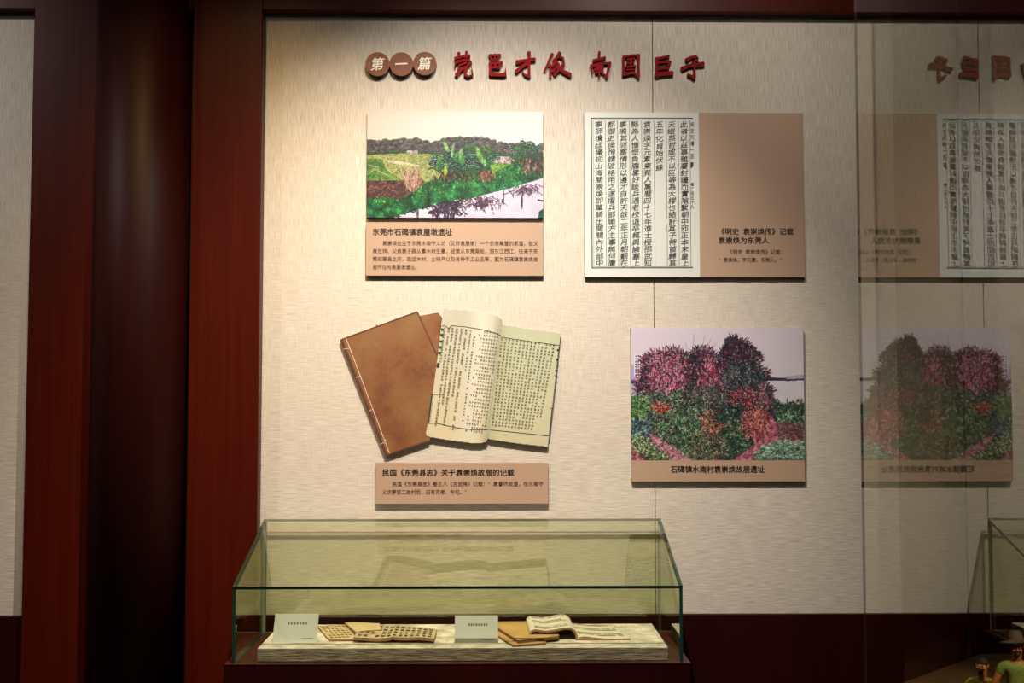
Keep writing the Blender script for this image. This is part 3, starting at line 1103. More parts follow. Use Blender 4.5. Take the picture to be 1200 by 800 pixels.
def page_print(name, pts, w, h, fn, Y, label=None):
    """masked print: grid cells kept only inside the outline"""
    xs = [p[0] for p in pts]
    ys = [p[1] for p in pts]
    C = Canvas(min(xs), min(ys), max(xs), max(ys), w, h)
    fn(C)
    C.a = C.a * 0.93
    me_pts = [(P(x, y, Y)) for x, y in pts]
    bm = bmesh.new()
    # triangulated outline, subdivided finely by the grid colours
    kx = np.linspace(C.b[0], C.b[2], w + 1)
    ky = np.linspace(C.b[1], C.b[3], h + 1)
    mask = C.poly(pts) > 0.5
    vid = {}
    lay = bm.loops.layers.float_color.new('print')
    lin = np.where(C.a <= 0.04045, C.a / 12.92, ((np.clip(C.a, 0, 1) + 0.055) / 1.055) ** 2.4)

    def V(i, j):
        if (i, j) not in vid:
            vid[(i, j)] = bm.verts.new(P(kx[i], ky[j], Y))
        return vid[(i, j)]
    for j in range(h):
        for i in range(w):
            if mask[j, i]:
                f = bm.faces.new((V(i, j), V(i, j + 1), V(i + 1, j + 1), V(i + 1, j)))
                for l in f.loops:
                    l[lay] = (*lin[j, i], 1)
    me = bpy.data.meshes.new(name)
    bm.to_mesh(me)
    bm.free()
    me.materials.append(M['printed_matt'])
    return to_obj(name, me, ob)


def fn_left(C):
    C.grad((206, 204, 184), (236, 222, 180))
    # page colour drifts across the curl as it does on the printed picture
    xe = 588 - (C.Y - 378) * 0.125
    t = np.clip((xe - C.X) / 78, 0, 1)
    C.blend(C.c((240, 236, 216)), np.exp(-((t - 0.30) / 0.16) ** 2) * 0.75)
    C.blend(C.c((158, 160, 138)), np.clip(1 - t / 0.13, 0, 1) * 0.6)
    C.blend(C.c((232, 140, 90)), np.clip((t - 0.965) / 0.04, 0, 1) * 0.8)
    n = C.noise(14, 4)[..., None] - .5
    C.a *= 1 + n * 0.06


def fn_right(C):
    C.grad((204, 210, 176), (222, 214, 176))
    xs_ = 588 - (C.Y - 378) * 0.13
    t = np.clip((C.X - xs_) / 68, 0, 1)
    C.blend(C.c((176, 178, 134)), np.clip(1 - t / 0.25, 0, 1) * 0.5)
    n = C.noise(14, 4)[..., None] - .5
    C.a *= 1 + n * 0.06


page_print('right_page_print', [(x, y) for x, y in right_pg], 90, 150, fn_right, YF - .0002)
page_print('left_page_print', left_pg, 100, 160, fn_left, YF - .0021)


def marks(bm, cx, cy, s, q, Y, ex=(1, 0), ey=(0, 1), sx=1.0):
    """a tiny unreadable character of a few bars, in pixel space"""
    def T(u, v):
        return P(cx + (ex[0] * u * sx + ey[0] * v) * s, cy + (ex[1] * u * sx + ey[1] * v) * s, Y)
    bars = []
    for k in range(q.choice((2, 3, 3))):
        v = -0.38 + 0.76 * (k + q.uniform(-.15, .15)) / 2.2
        a = q.uniform(-.45, -.2)
        bars.append((a, v, q.uniform(.2, .45), v + .15))
    for k in range(q.choice((1, 1, 2))):
        u = q.uniform(-.35, .3)
        bars.append((u, q.uniform(-.45, -.2), u + .16, q.uniform(.15, .45)))
    for (u0, v0, u1, v1) in bars:
        bm.faces.new([bm.verts.new(T(*c)) for c in ((u0, v1), (u1, v1), (u1, v0), (u0, v0))])


q = random.Random(21)
bm = bmesh.new()
Yr = YF - .0007
# right page: rows follow the tilt of the page
for col_ in range(15):
    for row in range(27):
        u = (col_ + 0.5) / 15
        v = (row + 0.3) / 27
        if row > 22 and col_ > 12:
            continue
        xt, yt = 586 + u * 65.5, 395.8 + u * 8.2
        xb_, yb_ = 575.0 + u * 57, 500.5 + u * 5.5
        if q.random() < 0.04:
            continue
        marks(bm, xt + (xb_ - xt) * v, yt + (yb_ - yt) * v, 2.7, q, Yr, (1, .1), (-.1, 1), 1.15)
flat('right_page_text', bm, M['ink_grey'], ob)
bm = bmesh.new()
sline(bm, 587.5, 395, 655, 404.6, .7, Yr)
sline(bm, 655, 404.6, 647.5, 477.5, .5, Yr)
sline(bm, 647.0, 478, 643.5, 510.5, .9, Yr)
sline(bm, 574.5, 503.5, 643.5, 510.6, .8, Yr)
sline(bm, 644.5, 478, 647.5, 478.4, .8, Yr)
for y0_ in (409, 420, 433, 439):
    quad(bm, 653.0 - (y0_ - 404) * .08, y0_, 655.4 - (y0_ - 404) * .08, y0_ + 2.4, Yr)
flat('right_page_rules', bm, M['ink_page'], ob)
bm = bmesh.new()
Yl = YF - .0026
colx = [(521.0, 385, 425), (526.0, 385, 500), (530.5, 385, 475), (535.5, 386, 500), (541, 386, 470), (546.5, 387, 505), (552, 388, 440), (557, 395, 500)]
for cxp, ya, yb in colx:
    y = ya
    while y < yb:
        if q.random() < 0.93:
            s = 3.2 if cxp < 548 else 2.6
            marks(bm, cxp - (y - 385) * 0.135, y, s, q, Yl, (1, .1), (-.1, 1), 1.1)
        y += 3.5 if q.random() < 0.9 else 7
for col_ in range(8):
    for row in range(29):
        x = 562.5 + col_ * 3.1
        y = 388 + row * 4.15 + col_ * 0.4
        xx = x - (y - 385) * 0.135
        if y > 507 or q.random() < 0.05 or (col_ < 2 and q.random() < .5):
            continue
        marks(bm, xx, y, 2.5, q, Yl, (1, .1), (-.1, 1), 1.0)
flat('left_page_text', bm, M['ink_grey'], ob)
bm = bmesh.new()
pl = [(517.8, 382.3), (520.5, 381), (523, 382.6), (526, 384.8), (529, 381.3), (545, 382.8), (565, 386), (578, 389.3), (587, 393.2)]
for a, b in zip(pl, pl[1:]):
    sline(bm, *a, *b, .75, Yl)
pl = [(501.5, 496), (511, 495.6), (525, 499), (540, 501.8), (555, 503.5), (565, 503.8), (572, 503)]
for a, b in zip(pl, pl[1:]):
    sline(bm, *a, *b, .8, Yl)
sline(bm, 506.3, 462, 502, 495, 1.7, Yl)
sline(bm, 508, 463, 503.6, 494, .5, Yl)
sline(bm, 506.5, 462.3, 519, 463, .6, Yl)
for k, y0_ in enumerate((384.5, 391, 398.5, 405.5, 412, 425, 428)):
    quad(bm, 517 - (y0_ - 384) * .12, y0_, 520.2 - (y0_ - 384) * .12, y0_ + 3, Yl)
tag(flat('left_page_rules', bm, M['ink_page'], ob), kind='stuff')

# ---- caption of the books
o, _ = board('caption_board', 440, 542.5, 642.6, 590, M['tan'], M['board_edge'],
             'tan caption board with three lines of text under the book cut-out, above the glass case', 'caption board')
bm = bmesh.new()
text_line(bm, '民国《东莞县志》关于袁崇焕故居的记载', 447.8, 602.8, 553.6, 8.6, Yt, 0.026)
flat('caption_heading', bm, M['ink'], o)
bm = bmesh.new()
text_line(bm, '　　民国《东莞县志》卷三八《古迹略》记载：“袁督师故里，在水南守', 447.5, 636.8, 566.9, 6.2, Yt, 0.010)
text_line(bm, '义坊萝邹二姓村后，旧有月楼，今圮。”', 447.5, 550, 576.4, 6.2, Yt, 0.010)
flat('caption_text', bm, M['ink_soft'], o)

# ---- photograph of the overgrown mound
o, (x0, x1, z0, z1) = board('photo_board', 739.6, 384.3, 942.2, 564, M['tan'], M['board_edge'],
                            'photo board of an overgrown red and green mound with one caption line, lower right', 'photo')
C = Canvas(38, 38, 828, 640, 400, 305)
C.grad((226, 212, 228), (222, 214, 222), 38, 300)
C.fill([(600, 283), (828, 283), (828, 400), (600, 400)], (226, 220, 228), (216, 208, 220), 30, 60)
C.fill([(38, 200), (70, 220), (80, 330), (38, 330)], (186, 172, 214))
C.fill([(52, 160), (104, 150), (104, 262), (52, 262)], (232, 228, 240))
for a in range(4):
    for b_ in range(8):
        C.fill([(58 + a * 11, 164 + b_ * 12), (64 + a * 11, 164 + b_ * 12), (64 + a * 11, 171 + b_ * 12), (58 + a * 11, 171 + b_ * 12)], (76, 66, 110))
C.fill([(38, 275), (95, 268), (95, 292), (38, 295)], (86, 72, 130), (50, 50, 90), 31, 12)
C.fill([(38, 292), (100, 290), (100, 340), (38, 350)], (206, 196, 216), (150, 150, 190), 32, 18)
C.fill([(640, 262), (760, 266), (828, 262), (828, 276), (760, 280), (640, 278)], (84, 60, 96), (60, 46, 80), 33, 16)
C.fill([(750, 258), (828, 250), (828, 268), (750, 272)], (190, 176, 200))
# ground
C.fill([(38, 350), (120, 330), (700, 400), (828, 380), (828, 640), (38, 640)], (64, 84, 62), (120, 66, 78), 34, 22)
C.fill([(110, 515), (180, 540), (300, 600), (340, 640), (220, 640), (150, 580)], (204, 142, 158), (168, 100, 118), 35, 16)
C.fill([(680, 430), (720, 440), (700, 500), (828, 520), (828, 560), (620, 600), (590, 640), (500, 640), (560, 600), (640, 520)], (200, 116, 138), (150, 70, 92), 36, 16)
C.fill([(38, 560), (60, 600), (100, 640), (38, 640)], (190, 110, 124), (140, 80, 90), 37, 16)
rr = random.Random(8)
mound = [(50, 400), (62, 330), (84, 250), (90, 180), (150, 150), (240, 140), (300, 165), (350, 135), (400, 140), (440, 180), (470, 110), (500, 85), (560, 105), (600, 150), (625, 175), (610, 215),
         (660, 240), (640, 290), (680, 330), (700, 400), (680, 440), (650, 470), (600, 560), (520, 620), (480, 640), (320, 640), (250, 590), (170, 540), (110, 480), (44, 440)]
mm = C.poly(mound)
C.fill(mound, (58, 34, 56), (96, 44, 66), 38, 30)


def stamp(n, reg, cols, L, wd, ang=(0, 6.28), inside=True, alpha=.95):
    for k in range(n):
        if inside and reg[2] - reg[0] < 300:
            a_ = rr.uniform(0, 6.283)
            r_ = math.sqrt(rr.random()) * rr.uniform(.75, 1.25)
            x = (reg[0] + reg[2]) / 2 + math.cos(a_) * r_ * (reg[2] - reg[0]) / 2
            y = (reg[1] + reg[3]) / 2 + math.sin(a_) * r_ * (reg[3] - reg[1]) / 2
        else:
            x = rr.uniform(reg[0], reg[2])
            y = rr.uniform(reg[1], reg[3])
        if inside:
            j = min(C.h - 1, max(0, int((y - 38) * C.sy)))
            i = min(C.w - 1, max(0, int((x - 38) * C.sx)))
            if mm[j, i] < 0.5:
                continue
        C.leaf(x, y, rr.uniform(*L), rr.uniform(*wd), rr.uniform(*ang), cols[rr.randrange(len(cols))], None, alpha)


purp = [(64, 40, 66), (104, 54, 82), (40, 44, 54), (44, 66, 66), (140, 80, 110), (84, 84, 88)]
mag = [(196, 62, 104), (220, 120, 156), (160, 40, 76), (232, 160, 184), (120, 50, 84), (90, 40, 66)]
red = [(186, 44, 60), (150, 30, 60), (206, 80, 92), (110, 40, 56)]
grn = [(70, 116, 76), (98, 144, 92), (44, 84, 66), (130, 160, 112), (84, 110, 86), (54, 72, 64)]
stamp(2600, (60, 85, 700, 420), purp, (10, 26), (4, 8))
stamp(420, (110, 170, 300, 330), mag, (14, 40), (3, 7), (0.9, 2.2))
stamp(260, (110, 150, 290, 240), mag, (10, 30), (4, 7))
stamp(500, (340, 170, 450, 420), red + mag, (14, 40), (4, 7), (0.8, 2.4))
stamp(600, (440, 200, 660, 320), [(40, 66, 66), (58, 92, 84), (36, 44, 56), (84, 104, 100)], (10, 24), (4, 9))
stamp(420, (480, 310, 640, 400), red + [(130, 60, 70), (60, 50, 60)], (14, 44), (4, 7), (0.2, 1.3))
stamp(2800, (40, 330, 420, 640), grn, (9, 22), (5, 9))
stamp(420, (270, 300, 470, 400), [(52, 84, 66), (90, 60, 70), (60, 96, 76)], (9, 22), (5, 9))
stamp(420, (360, 400, 490, 530), [(206, 84, 72), (226, 130, 104), (170, 50, 66), (110, 110, 70)], (10, 24), (4, 8))
stamp(180, (118, 378, 205, 425), [(206, 60, 44), (226, 130, 100), (150, 50, 44)], (10, 24), (4, 7), (-0.5, 0.3))
stamp(500, (400, 380, 560, 470), [(30, 70, 60), (40, 90, 72), (60, 50, 60)], (9, 24), (5, 9))
stamp(900, (440, 470, 600, 640), [(32, 76, 58), (60, 110, 74), (44, 60, 56), (100, 130, 90)], (9, 22), (5, 9))
stamp(700, (300, 520, 460, 640), [(60, 90, 60), (120, 130, 80), (150, 100, 90), (50, 66, 54)], (9, 20), (4, 8))
stamp(700, (550, 390, 660, 520), [(196, 66, 66), (222, 110, 100), (160, 50, 70), (230, 140, 120), (110, 50, 60)], (18, 48), (4, 7), (1.0, 2.2))
stamp(300, (600, 260, 700, 420), [(72, 60, 70), (110, 74, 90), (60, 90, 80), (200, 90, 120)], (12, 34), (3, 6), (-0.2, 1.6))
stamp(700, (60, 130, 700, 640), [(40, 56, 56), (70, 96, 72), (50, 40, 56), (120, 60, 76), (96, 130, 96), (30, 40, 44)], (8, 20), (4, 7), (0, 6.28))
# ragged silhouette
for k, (x, y) in enumerate(zip(np.interp(np.linspace(0, 17, 420), range(18), [p[0] for p in mound[1:19]]), np.interp(np.linspace(0, 17, 420), range(18), [p[1] for p in mound[1:19]]))):
    a = math.atan2(y - 380, x - 370) + rr.uniform(-.9, .9)
    C.leaf(x, y, rr.uniform(10, 34), rr.uniform(4, 8), a, purp[rr.randrange(len(purp))] if x > 300 else (purp + mag)[rr.randrange(12)])
for k in range(60):
    x = rr.uniform(470, 640)
    C.leaf(x, np.interp(x, (470, 520, 640), (110, 100, 190)), rr.uniform(14, 34), rr.uniform(4, 9), -1.57 + rr.uniform(-1.4, 1.4), [(56, 36, 54), (90, 54, 76), (60, 70, 70)][rr.randrange(3)])
for x, y, L, a in ((320, 150, 90, -1.5), (335, 160, 100, -1.65), (360, 150, 90, -1.35), (395, 150, 70, -0.9), (380, 150, 80, -1.2), (250, 160, 60, -2.2), (180, 140, 70, -2.9), (640, 230, 60, -0.7), (300, 160, 70, -1.8)):
    C.leaf(x, y, L, 3.5, a, (196, 150, 180))
# planting beds
stamp(260, (690, 378, 828, 420), [(36, 84, 56), (70, 110, 70), (60, 66, 60)], (10, 24), (5, 9), inside=False)
stamp(380, (695, 415, 828, 475), [(96, 140, 104), (44, 84, 66), (140, 176, 140), (60, 60, 60)], (9, 20), (6, 10), inside=False)
stamp(260, (700, 470, 828, 550), [(120, 60, 78), (150, 90, 100), (80, 100, 70)], (9, 26), (4, 8), (-.4, .4), False)
for k in range(330):
    x = rr.uniform(580, 828)
    y = rr.uniform(548, 636)
    if y < np.interp(x, (580, 640, 700, 828), (630, 575, 552, 556)):
        continue
    C.blob(x, y, rr.uniform(7, 13), rr.uniform(6, 10), [(176, 208, 176), (150, 190, 158), (196, 220, 190)][rr.randrange(3)], [(70, 120, 92), (60, 96, 84)][rr.randrange(2)])
stamp(420, (38, 445, 120, 530), [(84, 112, 124), (50, 76, 96), (120, 150, 150), (44, 60, 70)], (8, 20), (5, 9), inside=False)
for k in range(420):
    x = rr.uniform(38, 215)
    y = rr.uniform(520, 640)
    lo_ = np.interp(x, (38, 100, 215), (520, 530, 625))
    if y < lo_ or y > lo_ + 80:
        continue
    C.leaf(x, y, rr.uniform(8, 18), rr.uniform(5, 8), rr.uniform(0, 6.3), [(140, 176, 120), (170, 196, 140), (90, 130, 80), (60, 90, 60)][rr.randrange(4)])
stamp(260, (40, 350, 110, 450), [(90, 140, 70), (60, 110, 60), (130, 170, 90)], (8, 20), (5, 9), inside=False)
stamp(900, (60, 90, 700, 420), [(30, 24, 40), (44, 34, 50), (24, 36, 40)], (6, 18), (3, 6))
stamp(500, (80, 140, 660, 420), [(214, 170, 190), (190, 150, 170), (170, 176, 170)], (5, 14), (2.5, 4))
stamp(500, (60, 350, 600, 620), [(24, 44, 38), (34, 50, 44)], (6, 16), (4, 7))
stamp(500, (60, 330, 640, 620), [(150, 176, 140), (120, 150, 120), (170, 186, 160)], (5, 12), (2.5, 5))
gn = (C.noise(9, 78, 3) - 0.5)[..., None] * 2.0
hf = RNG.normal(0, 1, (C.h, C.w, 1))
veg = np.clip((0.74 - C.a.mean(2, keepdims=True)) * 8, 0, 1)
C.a = np.clip(C.a * (1 + veg * (0.7 * gn + 0.28 * hf)), 0, 1)
gy = C.a.mean(2, keepdims=True)
C.a = np.clip(gy + (C.a - gy) * 0.80, 0, 1) ** 1.08 * 0.97
zc = P(840, 539, YF).z
print_mesh('mound_print', [(x0, YF - .0004, z1), (x1, YF - .0004, z1), (x1, YF - .0004, zc), (x0, YF - .0004, zc)], C.a, o)
bm = bmesh.new()
text_line(bm, '石碣镇水南村袁崇焕故居遗址', 785.8, 896, 549.7, 8.7, Yt, 0.026)
flat('caption_heading', bm, M['ink'], o)

# ================================================================== PLINTH AND GLASS CASE
ZS = 0.732                                       # top of the plinth
yfp = -0.456
pl0, pl1 = P(262, 777, yfp).x, P(809.8, 777, yfp).x
ZS = P(560, 777.3, yfp).z
pl = empty('display_plinth', ((pl0 + pl1) / 2, yfp / 2, 0))
tag(pl, 'dark red wooden plinth carrying the glass case, built out from the wall', 'plinth')
box_obj('plinth_body', (pl0 + .001, pl1 - .001, yfp + .001, -.0185, 0.0, ZS - .004), M['sill'], pl, .002)
pt = box_obj('plinth_top', (pl0, pl1, yfp, -.0185, ZS - .004, ZS), M['case_floor'], pl, .0008)
pt.data.materials.append(M['sill'])
for p in pt.data.polygons:
    if p.normal.z < .5:
        p.material_index = 1

YC0, YC1 = -0.447, -0.026
CX0, CX1 = P(272.3, 730, YC0).x, P(800.2, 730, YC0).x
G = 0.009
ZF = P(540, 690, YC0).z                           # underside of the sloping lid at the front
ZK = P(540, 611, YC1).z                           # underside of the lid at the back
case = empty('glass_display_case', ((CX0 + CX1) / 2, (YC0 + YC1) / 2, ZS))
tag(case, 'low glass display case with a sloping lid standing on the red plinth', 'display case')


def slab(name, pts, d, label=None, edge=None, back_light=False):
    bm = bmesh.new()
    prism(bm, pts, d, 0, 1, 2)
    if back_light:
        for f in bm.faces:
            if all(abs(v.co.y - YC1) < .001 for v in f.verts):
                f.material_index = 3
    return obj(name, bm, [M['glass'], edge or M['glass_edge'], M['glass_in'], M['edge_light']], case)


E_ = 0.0006
slope = (ZK - ZF) / (YC1 - YC0)
for xa in (CX0, CX1 - G):
    slab('side_pane', [(xa, YC0, ZS + E_), (xa, YC1, ZS + E_), (xa, YC1, ZK), (xa, YC0, ZF)], (G, 0, 0), back_light=True)
slab('front_pane', [(CX0 + G + E_, YC0, ZS + E_), (CX1 - G - E_, YC0, ZS + E_), (CX1 - G - E_, YC0, ZF), (CX0 + G + E_, YC0, ZF)], (0, G, 0), edge=M['glass_edge'])
slab('back_pane', [(CX0 + G + E_, YC1 - G, ZS + E_), (CX1 - G - E_, YC1 - G, ZS + E_), (CX1 - G - E_, YC1 - G, ZK - .004), (CX0 + G + E_, YC1 - G, ZK - .004)], (0, G, 0), edge=M['edge_light'])
# lid
sl = math.atan(slope)
nrm = Vector((0, -math.sin(sl), math.cos(sl)))
bm = bmesh.new()
lid = [Vector((CX0, YC0 - .001, ZF + E_)), Vector((CX1, YC0 - .001, ZF + E_)), Vector((CX1, YC1 + .001, ZK + E_)), Vector((CX0, YC1 + .001, ZK + E_))]
prism(bm, lid, nrm * G, 3, 1, 0)
bm.faces.ensure_lookup_table()
for f in bm.faces:
    if f.material_index == 1 and all(abs(v.co.y - YC1) < .02 for v in f.verts):
        f.material_index = 2
obj('lid_pane', bm, [M['glass'], M['glass_edge'], M['edge_light'], M['glass_in']], case)
# polished arrises catch the light along the lid
for (a, b_) in (((CX0, YC0 - .001, ZF + G), (CX1, YC0 - .001, ZF + G)),):
    pass

# cloth covered board
db = empty('cloth_display_board', (0, -0.25, ZS))
tag(db, 'linen-covered board lying inside the glass case under the books', 'display board')
ZBd = P(560, 759.8, -0.436).z
f0 = PZ(301.5, 759.8, ZBd)
f1 = PZ(784, 759.8, ZBd)
yb0 = PZ(560, 731, ZBd).y
ysm = PZ(560, 752.3, ZBd).y
for nm, ya, yb in (('front_strip', f0.y, ysm - .0008), ('back_section', ysm + .0008, yb0)):
    bm = bmesh.new()
    vs = box(bm, f0.x, f1.x, ya, yb, ZS + .0006, ZBd)
    bm.faces.ensure_lookup_table()
    o = obj(nm, bm, [M['case_cloth'], M['edge_cloth']], db, .0012)
    for p in o.data.polygons:
        if abs(p.normal.z) < .5:
            p.material_index = 1


# label cards: bent sheets on a foot
def label_card(pxa, pxb, pya, pyb, skew, label, ink):
    base = PZ((pxa + pxb) / 2, pyb, ZBd + .001)
    yb = base.y
    a, b_ = PZ(pxa, pyb, ZBd + .001).x, PZ(pxb, pyb, ZBd + .001).x
    e = empty('label_card', ((a + b_) / 2, yb, ZBd))
    tag(e, label, 'label card', 'white label cards')
    top = P((pxa + pxb) / 2, pya, yb + .012)
    h = top.z
    bm = bmesh.new()
    lean = .014
    th = .0022
    pts = [(a, yb, ZBd + .003), (b_, yb, ZBd + .003), (b_ + skew, yb + lean, h), (a + skew + .001, yb + lean, h)]
    prism(bm, pts, (0, th, 0))
    obj('card_face', bm, M['card'], e, .0005)
    bm = bmesh.new()
    box(bm, a - .001, b_ + .001, yb - .004, yb + .045, ZBd + .0006, ZBd + .003)
    obj('card_foot', bm, M['card'], e, .0006)
    # print
    q = random.Random(len(label))

    def T(u, v):
        z = ZBd + .003 + (h - ZBd - .003) * v
        return Vector((a + (b_ - a) * u + skew * v, yb + lean * v - .0004, z))

    def row(bm, u0, u1, v, n, s):
        for k in range(n):
            uc = u0 + (u1 - u0) * (k + .5) / n
            for m_ in range(3):
                vv = v - s * .45 + s * .38 * m_
                uu = (u1 - u0) / n * .38
                bm.faces.new([bm.verts.new(T(*c)) for c in ((uc - uu * q.uniform(.6, 1), vv), (uc + uu * q.uniform(.6, 1), vv), (uc + uu * q.uniform(.6, 1), vv + s * .18), (uc - uu * q.uniform(.6, 1), vv + s * .18))])
            uu = (u1 - u0) / n * .08
            bm.faces.new([bm.verts.new(T(*c)) for c in ((uc - uu, v - s * .5), (uc + uu, v - s * .5), (uc + uu, v + s * .5), (uc - uu, v + s * .5))])
    bm = bmesh.new()
    row(bm, .30, .77, .67, 7 if ink == 'ink_green' else 8, .085)
    flat('card_title', bm, M[ink], e)
    bm = bmesh.new()
    row(bm, .64, .92, .12, 7, .035)
    flat('card_note', bm, M['ink_page'], e)


label_card(319.2, 370.8, 719.3, 752.8, .004, 'white label card with green print at the left end of the case', 'ink_green')
label_card(532.6, 583.6, 721.2, 753.8, 0.0, 'white label card with black print beside the ochre booklets', 'ink_page')


# ---- thin wavy sheets and booklets
def sheet(name, x0, x1, y0, y1, zfn, th, top, side, parent=None, nx=40, ny=8, outline=None, rot=0.0, bottom_wave=True):
    """a thin stack of paper: top follows zfn(u,v), lower side th below"""
    bm = bmesh.new()
    cx_, cy_ = (x0 + x1) / 2, (y0 + y1) / 2
    A, B = [], []
    for j in range(ny + 1):
        ra, rb = [], []
        for i in range(nx + 1):
            u, v = i / nx, j / ny
            if outline:
                x, y = outline(u, v)
            else:
                x, y = x0 + (x1 - x0) * u, y0 + (y1 - y0) * v
            dx, dy = x - cx_, y - cy_
            x, y = cx_ + dx * math.cos(rot) - dy * math.sin(rot), cy_ + dx * math.sin(rot) + dy * math.cos(rot)
            z = zfn(u, v)
            ra.append(bm.verts.new((x, y, z)))
            rb.append(bm.verts.new((x, y, max(z - th, ZBd + .0006) if not bottom_wave else z - th)))
        A.append(ra)
        B.append(rb)
    for j in range(ny):
        for i in range(nx):
            bm.faces.new((A[j][i], A[j][i + 1], A[j + 1][i + 1], A[j + 1][i]))
            bm.faces.new((B[j][i], B[j + 1][i], B[j + 1][i + 1], B[j][i + 1])).material_index = 1
    for i in range(nx):
        bm.faces.new((A[0][i], B[0][i], B[0][i + 1], A[0][i + 1])).material_index = 1
        bm.faces.new((A[ny][i], A[ny][i + 1], B[ny][i + 1], B[ny][i])).material_index = 1
    for j in range(ny):
        bm.faces.new((A[j][0], A[j + 1][0], B[j + 1][0], B[j][0])).material_index = 1
        bm.faces.new((A[j][nx], B[j][nx], B[j + 1][nx], A[j + 1][nx])).material_index = 1
    o = obj(name, bm, [top, side], parent, recalc=False)
    o.data.shade_smooth()
    for p in o.data.polygons:
        if p.material_index == 1:
            p.use_smooth = False
    return o


def sheet_text(name, x0, x1, y0, y1, zfn, parent, m, rows, n, vs, seed, outline=None, rot=0.0, u0=.05, u1=.95, size=None, vertical=False):
    q = random.Random(seed)
    bm = bmesh.new()
    cx_, cy_ = (x0 + x1) / 2, (y0 + y1) / 2

    def T(u, v):
        if outline:
            x, y = outline(u, v)
        else:
            x, y = x0 + (x1 - x0) * u, y0 + (y1 - y0) * v
        dx, dy = x - cx_, y - cy_
        x, y = cx_ + dx * math.cos(rot) - dy * math.sin(rot), cy_ + dx * math.sin(rot) + dy * math.cos(rot)
        return Vector((x, y, zfn(u, v) + .0007))
    for v in vs:
        for k in range(n):
            if q.random() < .06:
                continue
            uc = u0 + (u1 - u0) * (k + .5) / n
            w = (u1 - u0) / n * .42
            h = size
            for m_ in range(3):
                vv = v + h * (m_ - 1) * .36
                ww = w * q.uniform(.45, 1)
                bm.faces.new([bm.verts.new(T(*c)) for c in ((uc - ww, vv - h * .09), (uc + ww, vv - h * .09), (uc + ww, vv + h * .09), (uc - ww, vv + h * .09))])
            uu = uc + w * q.uniform(-.6, .6)
            bm.faces.new([bm.verts.new(T(*c)) for c in ((uu - w * .13, v - h * .5), (uu + w * .13, v - h * .5), (uu + w * .13, v + h * .5), (uu - w * .13, v + h * .5))])
    o = obj(name, bm, m, parent, recalc=False)
    return o


# left: yellow leaf pair lying flat under a wavy booklet
fl = PZ(371, 752, ZBd)
zz = ZBd
e = empty('loose_leaf_booklet', tuple(PZ(410, 742, ZBd)))
tag(e, 'flat yellowed booklet lying beside the left label card, half under the printed one', 'booklet')
A_, B_, C_, D_ = PZ(385.5, 751.5, zz), PZ(447, 751.0, zz), PZ(433, 733.5, zz), PZ(372, 735.5, zz)


def bil(a, b, c, d):
    def f(u, v):
        p = (a * (1 - u) + b * u) * (1 - v) + (d * (1 - u) + c * u) * v
        return p.x, p.y
    return f


o1 = bil(A_, B_, C_, D_)
z1_ = lambda u, v: ZBd + .006 + .0018 * math.sin(u * 3.1)
sheet('leaf', 0, 0, 0, 0, z1_, .0052, M['paper_y'], M['paper_edge'], e, 20, 6, o1)
sheet_text('leaf_text', 0, 0, 0, 0, z1_, e, M['ink_soft'], 0, 12, (.12, .27, .42, .57, .72, .87), 3, o1, size=.07, u0=.04, u1=.98)

e = empty('printed_booklet', tuple(PZ(460, 745, ZBd)))
tag(e, 'wavy old booklet densely printed in dark ink, with a folded flap at its left end', 'booklet')
A_, B_, C_, D_ = PZ(414, 750.8, ZBd + .006), PZ(509, 752.0, ZBd + .004), PZ(512, 737.5, ZBd + .014), PZ(424, 729.5, ZBd + .014)


def z2(u, v):
    k = 0.46
    base = ZBd + .0165 + .0015 * math.sin(u * 9)
    if u < k:
        base -= .003 * math.sin(math.pi * u / k)
    else:
        base += .0035 - .006 * (u - k) / (1 - k)
    return base + .0012 * math.exp(-((u - k) / .03) ** 2) + .0006 * math.sin(17 * u + 4 * v)


o2 = bil(A_, B_, C_, D_)
sheet('booklet_body', 0, 0, 0, 0, z2, .009, M['paper_b'], M['paper_edge'], e, 48, 8, o2)
sheet_text('booklet_text', 0, 0, 0, 0, z2, e, M['ink_page'], 0, 13, (.14, .36, .58, .80), 9, o2, size=.13, u0=.03, u1=.97)
A_, B_, C_, D_ = PZ(417, 741.0, ZBd + .016), PZ(447, 738, ZBd + .016), PZ(445, 730.5, ZBd + .016), PZ(404, 729.8, ZBd + .016)
o3 = bil(A_, B_, C_, D_)
z3 = lambda u, v: ZBd + .0175 + .003 * math.sin(u * 3.14) * (1 - u)
sheet('folded_flap', 0, 0, 0, 0, z3, .0035, M['paper_y'], M['paper_edge'], e, 16, 6, o3)
sheet('flap_under_leaf', 0, 0, 0, 0, lambda u, v: z3(u, v) - .0045, .003, M['paper_y'], M['paper_edge'], e, 16, 6, o3)

# the stack of two ochre booklets
for k, (pts, zt, lab) in enumerate((([(601, 755.4), (640, 753), (640, 737), (572, 737)], .007, 'lower of the two ochre booklets stacked under the open book'),
                                    ([(607, 750.0), (655, 745.0), (655, 727.0), (572, 728)], .0165, 'upper ochre booklet lying on another under the open book'))):
    zc_ = ZBd + zt
    a, b_, c_, d_ = [PZ(x, y, zc_) for x, y in pts]
    oo = bil(a, b_, c_, d_)
    e = empty('ochre_booklet', ((a.x + b_.x) / 2, (a.y + c_.y) / 2, ZBd))
    tag(e, lab, 'booklet', 'ochre booklets in the case')
    tk = .0058 if k == 0 else .0088
    sheet('cover', 0, 0, 0, 0, lambda u, v: zc_, .0012, M['booklet_cover'], M['booklet_side'], e, 4, 4, oo)
    sheet('pages', 0, 0, 0, 0, lambda u, v: zc_ - .0013, tk - .0012, M['paper_y'], M['booklet_side'], e, 4, 4, oo)

